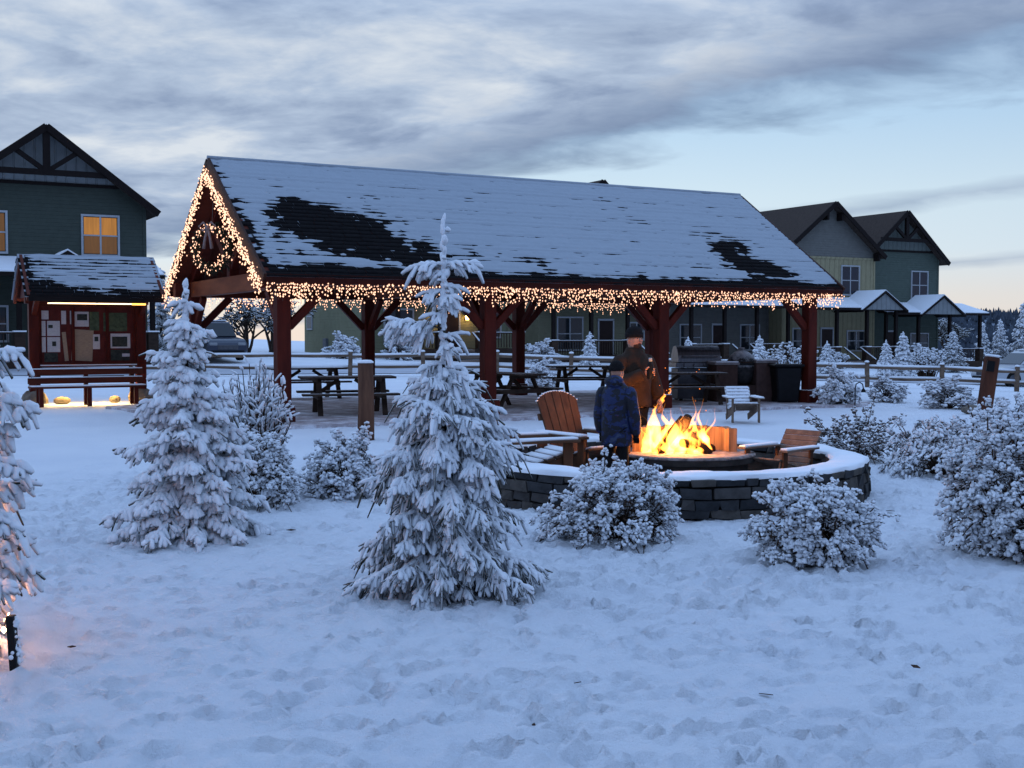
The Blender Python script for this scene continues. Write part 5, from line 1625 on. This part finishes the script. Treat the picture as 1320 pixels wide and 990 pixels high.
# --- small clipped cone trees by the houses
cone = fir('cone_tree', 'small frosted cone tree left of the man, before the cream house', gp(760, 58), 1.75, [(.05, .52), (.3, .44), (.6, .26), (.85, .10), (.95, .04)], 61, dz=.14, per=9, rad=.036, thin=.1, tl=1.5, M=5, K=4, group='cone trees by the houses', droop=.3)
for lab, px, y, sc in (('small frosted cone tree behind the kamado grill', 979, 60, 1.05), ('frosted cone tree at the fence, close right of the far right post', 1066, 62, .95),
                       ('left and shorter one of the twin cone trees before the right-hand houses', 1142, 60, 1.02), ('right and taller one of the twin cone trees before the right-hand houses', 1164, 63, 1.28),
                       ('tiny frosted cone tree above the gas grill lid', 887, 62, .95)):
    copy_tree(cone, gp(px, y), px * .37, lab, sc)
# --- feathery frosted grasses
def grass(name, label, loc, h, w, n, seed, rad=.008, upright=.8, group=None, mm=None):
    rg = np.random.default_rng(seed)
    root = thing(name, label, 'grass clump' if 'grass' in name else 'shrub', loc, 0, group)
    P = []; D = []; L = []; R = []; G = []
    bl = MB()
    for k in range(n):
        a = rg.uniform(0, 6.28); sp = rg.uniform(.05, 1) ** .8; hh = h * rg.uniform(.6, 1.05)
        b0 = Vector((w * .22 * sp * math.cos(a), w * .22 * sp * math.sin(a), -.02))
        e = Vector((w * .5 * sp * math.cos(a), w * .5 * sp * math.sin(a), hh * (1 - .22 * sp)))
        mid = b0.lerp(e, .55) + Vector((0, 0, hh * .12))
        bl.tube([b0, mid, e], [rad * .8, rad * .9, rad * .5], 4, False)
        for q_ in np.linspace(.25, 1, 9):
            c = b0.lerp(mid, q_ / .55) if q_ < .55 else mid.lerp(e, (q_ - .55) / .45)
            if rg.random() < .25: continue
            P.append(c); D.append((rg.normal(0, .6) + math.cos(a) * .4, rg.normal(0, .6) + math.sin(a) * .4, upright)); L.append(rg.uniform(.04, .11) * h); R.append(rad * rg.uniform(1.0, 2.0)); G.append(.1)
    stuff(bl.build('stem', TWIG, root))
    Vv, Q, T = fingers(np.array(P), np.array(D), np.array(L), np.array(R), np.array(G), rg, 5, 4)
    stuff(link('rime_twigs', np_mesh('rime_twigs', Vv, Q, T), root, mm or RIME))
    return root
grass('twiggy_shrub', 'tall upright frosted twigs behind the right side of the squat fir', gp(330, 12.6), 1.30, .80, 100, 71, .009)
bush('bushy frosted shrub at the foot of the tall upright twigs', gp(333, 11.3), .70, .6, .70, 72, 1500, .017, 6, loose=.45)
grass('ornamental_grass', 'big arching frosted grass clump behind the trash bin', gp(1012, 45), 1.55, 2.4, 90, 73, .022, .3)
grass('ornamental_grass', 'frosted grass clump right of the twin cone trees', gp(1195, 60), 1.6, 2.0, 70, 74, .026, .3)
# --- background trees
def broadleaf(label, loc, h, w, seed, rad=.02, mm=None):
    """bare frosted crown of fine branching twigs"""
    rg = random.Random(seed); r2 = np.random.default_rng(seed)
    root = thing('frosted_tree', label, 'tree', loc, 0, 'frosted trees in the distance')
    tr = MB(); ends = []
    def grow(p, d, l, r, lev):
        q_ = p + d * l
        tr.tube([p, p.lerp(q_, .5) + Vector((rg.uniform(-.05, .05), rg.uniform(-.05, .05), 0)) * l, q_], [r, r * .85, r * .65], 5, False)
        if lev == 0: ends.append((q_, d)); return
        for k in range(3 if lev > 1 else 4):
            nd = (d + Vector((rg.uniform(-1, 1) * w / h * 1.3, rg.uniform(-1, 1) * w / h * 1.3, rg.uniform(-.25, .7)))).normalized()
            grow(p.lerp(q_, rg.uniform(.55, 1)), nd, l * rg.uniform(.55, .8), r * .6, lev - 1)
    for k in range(4): grow(Vector((rg.uniform(-.1, .1), rg.uniform(-.1, .1), -.1)), Vector((rg.uniform(-.5, .5) * w / h, rg.uniform(-.5, .5) * w / h, 1)).normalized(), h * .38, .025 * h, 3)
    tr.build('trunk', BARK, root)
    P = []; D = []
    for p, d in ends:
        for j in range(5):
            P.append(p - d * rg.uniform(0, .10) * h); D.append((d.x + rg.gauss(0, .7), d.y + rg.gauss(0, .7), d.z + rg.gauss(0, .6)))
    n_ = len(P)
    Vv, Q, T = fingers(np.array(P), np.array(D), r2.uniform(.05, .11, n_) * h, rad * r2.uniform(.6, 1.2, n_), np.full(n_, .2), r2, 4, 4)
    stuff(link('rime_twigs', np_mesh('rime_twigs', Vv, Q, T), root, mm or RIME_THIN))
    return root
broadleaf('bare frosted tree behind the gable end of the pavilion, right of the car', gp(318, 60), 3.6, 3.4, 81, .030)
broadleaf('bare frosted tree between the car and the front left post', gp(350, 68), 4.2, 3.0, 82, .032)
broadleaf('frosted tree seen through the corner porch of the farthest right house', gp(1222, 118), 5.0, 4.0, 83, .05)
dk = fir('spruce_tree', 'dark spruce beyond the squat fir, left of the parked car', gp(243, 62), 4.6, [(.03, 1.25), (.3, 1.0), (.6, .65), (.85, .25), (.96, .08)], 84, dz=.30, per=9, rad=.055, thin=.95, tl=2.6, M=4, K=4, group='spruces in the distance', droop=.5, e0=(.1, -.2))
copy_tree(dk, gp(208, 66), 2.0, 'dark spruce close to the right side of the notice kiosk', .95)
copy_tree(dk, gp(1266, 105), 1.1, 'pale spruce left of the white car, against the hill', .75)
copy_tree(dk, gp(1289, 120), 3.1, 'second spruce behind the white car, against the hill', .85)
copy_tree(dk, gp(1319, 100), 4.3, 'spruce at the right edge above the white car', 1.1)
copy_tree(dk, gp(1228, 74), 5.0, 'dark bushy evergreen at the corner of the farthest right house', (.8, .8, .55))

# ============================================================ SPLIT-RAIL FENCE
fen = thing('split_rail_fence', 'long split-rail wooden fence topped with snow along the road', 'fence', (0, 44.6, 0))
def fpt(k):
    x = 2.2 + 2.76 * k
    y = 45.0 - 0.02 * x
    return Vector((x, y - 44.6, gz(x, y)))
rr = random.Random(9)
pts = [fpt(k) for k in range(-6, 8)]
for k, p in enumerate(pts):
    q_ = MB().box((0, 0, .44), (.15, .14, .98)); ln = rr.uniform(-.03, .03)
    q_.v = [(x + p.x + z * ln, y + p.y, z + p.z) for x, y, z in q_.v]
    o = q_.build('post', RAILW, fen, bevel=.02)
    MB().ball((p.x + .93 * ln, p.y, p.z + .945), (.095, .09, .05), 8, 5).build('snow', M_CAP, o, True)
for a, b in zip(pts[:-1], pts[1:]):
    for z, sn in ((.76, True), (.34, True)):
        da, db = rr.uniform(-.04, .04), rr.uniform(-.04, .04)
        A_ = a + Vector((.02, 0, z + da)); B_ = b + Vector((-.02, 0, z + db)); Mid = A_.lerp(B_, .5) + Vector((0, rr.uniform(-.02, .02), -.015))
        o = MB().tube([A_, Mid, B_], [.055, .068, .055], 6).build('rail', RAILW, fen)
        up = Vector((0, 0, .062))
        MB().tube([A_ + up, Mid + up * 1.12, B_ + up], [.045, .052, .045], 6).build('snow', M_CAP, o, True)
# ------------------------------------------------------------ upright logs and posts
p = gp(471, 18.4)
o = thing('log_post', 'upright snow-topped log standing left of the tall fir', 'post', p)
l_ = MB().tube([(0, 0, -.05), (.01, 0, .5), (.0, .0, 1.15)], [.135, .125, .12], 14); l_.build('trunk', LOG, o, True)
MB().lathe([(.125, 0), (.128, .02), (.09, .045), (.01, .05)], 14, (0, 0, 1.15)).build('snow', M_CAP, o, True)
p = gp(1270, 25.2)
o = thing('leaning_post', 'thick dark brown post leaning to the right near the fence', 'post', p)
R_ = Matrix.Rotation(0.13, 3, 'Y')
l_ = MB().box((0, 0, .54), (.26, .24, 1.16)); l_.v = [tuple(R_ @ Vector(q_)) for q_ in l_.v]; l_.build('post', mat('post_wood', (0.13, 0.045, 0.025), (0.05, 0.02, 0.014), 6, .8, (1, 1, .2), .5, .01), o, bevel=.02)
l_ = MB().box((0, 0, 1.145), (.25, .23, .05)); l_.v = [tuple(R_ @ Vector(q_)) for q_ in l_.v]; l_.build('snow', M_CAP, o, bevel=.02)
l_ = MB().box((-.06, -.135, .92), (.16, .03, .22)); l_.v = [tuple(R_ @ Vector(q_)) for q_ in l_.v]; l_.build('plate', BLACKM, o)
p = gp(8, 5.75)
o = thing('stake', 'short black frosted stake at the foot of the left-edge fir', 'stake', p)
l_ = MB().box((0, 0, .10), (.035, .05, .28)); l_.v = [(x + .06 * (.24 - z), y, z) for x, y, z in l_.v]; l_.build('spike', BLACKP, o, bevel=.004)
f_ = MB(); rg = np.random.default_rng(6)
for k in range(40):
    f_.ball((.03 + rg.normal(0, .008), rg.normal(0, .02), rg.uniform(0.0, .24)), rg.uniform(.006, .013), 5, 4)
f_.build('rime', M_CAP, o, True)
p = gp(1107, 26.2)
o = thing('path_lamp', 'small hooked black path lamp between the two right-hand shrubs', 'lamp', p)
MB().tube([(-.07, 0, -.05), (-.07, 0, .40), (-.05, 0, .50), (.02, 0, .54), (.09, 0, .50), (.11, 0, .40)], .013, 6).build('hook', BLACKM, o, True)
MB().lathe([(.055, 0), (.045, .05), (.012, .09)], 10, (.11, 0, .32)).build('shade', BLACKM, o)
p = gp(1253, 24.3)
o = MB(); o.ball((0, 0, .05), (.20, .14, .10), 9, 6); o.v = [(x + random.uniform(-.02, .02), y, z + random.uniform(-.015, .015)) for x, y, z in o.v]
o = tag(o.build('rock', STONEB), 'dark rock lying in the snow left of the leaning post', 'rock'); o.location = p
# fallen leaves and twigs on the snow
LEAF = mat('dead_leaf', (0.055, 0.028, 0.018), None, 9, .8)
for k, (px, py, lab) in enumerate(((92, 830, 'small curled twig on the snow by the left-edge fir'), (697, 653, 'dark dead leaf right of the tall fir'), (1148, 658, 'reddish dead leaf on the snow near the ring wall'),
                        (745, 877, 'dark dead leaf on the open snow in the lower middle'), (1180, 856, 'brown dead leaf on the open snow at lower right'), (375, 682, 'dead leaf on the snow right of the squat fir'), (688, 925, 'dead leaf near the bottom edge, right of centre'), (988, 890, 'dead leaf on the snow in the lower right middle'))):
    d = ray(px, py); tt = -CAMZ / d.z; x, y = d.x * tt, d.y * tt
    gi, gj = np.searchsorted(gx, x), np.searchsorted(gy, y)
    z = float(GZ[gj, gi])
    l_ = MB(); s_ = .011 + .004 * (k % 3)
    l_.add([(-2 * s_, 0, 0), (0, s_ * .8, .006), (2.2 * s_, 0, .010), (0, -s_ * .8, .004), (-2 * s_, 0, -.004), (0, s_ * .8, .002), (2.2 * s_, 0, .006), (0, -s_ * .8, 0)],
           [(0, 1, 2, 3), (7, 6, 5, 4), (0, 4, 5, 1), (1, 5, 6, 2), (2, 6, 7, 3), (3, 7, 4, 0)])
    o = tag(l_.build('dead_leaf', LEAF), lab, 'leaf', 'dead leaves on the snow'); o.location = (x, y, z + .012); o.rotation_euler = (.2, .15, k * 1.3)

# ============================================================ CARS
def car(label, loc, rz, paint, H=1.75, Lc=4.6, Wd=1.85, suv=True):
    """front towards +x"""
    c = thing('parked_car', label, 'car', loc, rz, 'cars parked along the road')
    hl = Lc / 2
    if suv:
        low = [(-hl, .42), (-hl + .05, 1.02), (-hl + .12, 1.05), (hl - 1.25, 1.05), (hl - .25, .95), (hl - .02, .75), (hl, .42), (hl - .2, .28), (-hl + .2, .28)]
        top = [(-hl + .14, 1.05), (-hl + .38, H - .06), (-hl + .7, H), (.35, H - .01), (.62, H - .07), (hl - 1.22, 1.05)]
    else:
        low = [(-hl, .45), (-hl + .04, .90), (-hl + .15, .95), (hl - 1.2, .95), (hl - .2, .80), (hl, .62), (hl - .02, .38), (hl - .2, .25), (-hl + .2, .25)]
        top = [(-hl + .5, .95), (-hl + 1.1, H - .05), (-hl + 1.5, H), (.2, H - .02), (.5, H - .1), (hl - 1.2, .95)]
    b = MB().prism(low, -Wd / 2, Wd / 2, 'xz').build('body', paint, c, bevel=.06)
    cab = MB(); n = len(top); vs = []
    for s in (-1, 1):
        for x, z in top: vs.append((x, s * (Wd / 2 - .04 - .20 * (z - 1.0) / .75), z))
    cab.add(vs, [tuple(range(n)), tuple(range(2 * n - 1, n - 1, -1))] + [(i, i + n, (i + 1) % n + n, (i + 1) % n) for i in range(n)])
    cab.build('cabin', paint, c, bevel=.04)
    # glass: windscreen, rear window, side windows lying just proud of the cabin
    def inset(p0, p1, a, e): return tuple(np.array(p0) + (np.array(p1) - np.array(p0)) * a), tuple(np.array(p0) + (np.array(p1) - np.array(p0)) * e)
    (x0, z0), (x1, z1) = inset(top[-2], top[-1], .06, .94)
    def yy(z): return Wd / 2 - .04 - .20 * (z - 1.0) / .75
    ws = MB().add([(x0 + .02, -yy(z0) + .10, z0 + .012), (x0 + .02, yy(z0) - .10, z0 + .012), (x1 + .02, yy(z1) - .07, z1 + .012), (x1 + .02, -yy(z1) + .07, z1 + .012)] +
                  [(x0 - .02, -yy(z0) + .10, z0 - .012), (x0 - .02, yy(z0) - .10, z0 - .012), (x1 - .02, yy(z1) - .07, z1 - .012), (x1 - .02, -yy(z1) + .07, z1 - .012)],
                  [(0, 1, 2, 3), (7, 6, 5, 4), (0, 4, 5, 1), (1, 5, 6, 2), (2, 6, 7, 3), (3, 7, 4, 0)])
    ws.build('windscreen', GLASS, c)
    (x0, z0), (x1, z1) = inset(top[0], top[1], .08, .9)
    rw = MB().beam(((x0) - .012, 0, z0), (x1 - .012, 0, z1), Wd - .5, .012, (1, 0, 0)); rw.build('rear_window', GLASS, c)
    xa, xb = top[0][0] + .28, top[-1][0] - .28
    zt = H - .16; zb = top[0][1] + .06
    xat, xbt = top[1][0] + .22, top[-2][0] - .05
    for s in (-1, 1):
        xm = (xa + xb) / 2
        for (p, q_, pt, qt) in ((xa, xm - .04, xat, (xat + xbt) / 2 - .04), (xm + .04, xb, (xat + xbt) / 2 + .04, xbt)):
            w_ = MB().add([(p, s * (yy(zb) + .006), zb), (q_, s * (yy(zb) + .006), zb), (qt, s * (yy(zt) + .006), zt), (pt, s * (yy(zt) + .006), zt),
                           (p, s * (yy(zb) - .02), zb), (q_, s * (yy(zb) - .02), zb), (qt, s * (yy(zt) - .02), zt), (pt, s * (yy(zt) - .02), zt)],
                          [(0, 1, 2, 3), (7, 6, 5, 4), (0, 4, 5, 1), (1, 5, 6, 2), (2, 6, 7, 3), (3, 7, 4, 0)])
            w_.build('side_window', GLASS, c)
        MB().ball((top[-1][0] - .30, s * (Wd / 2 + .10), zb + .10), (.08, .12, .09), 8, 6).build('mirror', paint, c, True)
        for x in (-hl + .85, hl - .85):
            wh = MB().tube([(x, s * (Wd / 2 - .20), .34), (x, s * (Wd / 2 + .012), .34)], .34, 20).build('wheel', RUBBER, c)
            MB().tube([(x, s * (Wd / 2 + .005), .34), (x, s * (Wd / 2 + .022), .34)], .21, 14).build('rim', STEELD, wh)
        MB().box((hl - .06, s * (Wd / 2 - .28), .74), (.12, .36, .14)).build('headlight', mat('lamp_lens', (.30, .31, .33), None, 5, .2), c, bevel=.03)
        MB().box((-hl + .04, s * (Wd / 2 - .16), .86), (.08, .2, .22)).build('tail_light', mat('red_lens', (.12, .01, .01), None, 5, .3), c, bevel=.02)
    MB().box((hl - .02, 0, .60), (.05, .95, .22)).build('grille', STEELD, c, bevel=.02)
    MB().box((hl - .01, 0, .40), (.06, Wd - .3, .14)).build('bumper', BLACKP, c, bevel=.03)
    MB().box(((top[2][0] + top[3][0]) / 2, 0, H + .02), (top[3][0] - top[2][0] + .1, Wd - .62, .05)).build('roof_snow', M_CAP, c, bevel=.02)
    return c
def paintm(name, c, rough=.35):
    m, t, b = nodes_of(name)
    b.inputs['Base Color'].default_value = (*c, 1); b.inputs['Roughness'].default_value = rough; b.inputs['Metallic'].default_value = .3
    b.inputs['Coat Weight'].default_value = .5
    return m
car('dark blue car with snowy roof parked behind the squat fir', gp(272, 55), -1.0, paintm('navy_paint', (.022, .030, .055)), 1.78)
car('white car parked beyond the fence at the right edge', gp(1330, 51.5), PI + .22, paintm('white_paint', (.42, .44, .47)), 1.55, 4.7, 1.82, False)
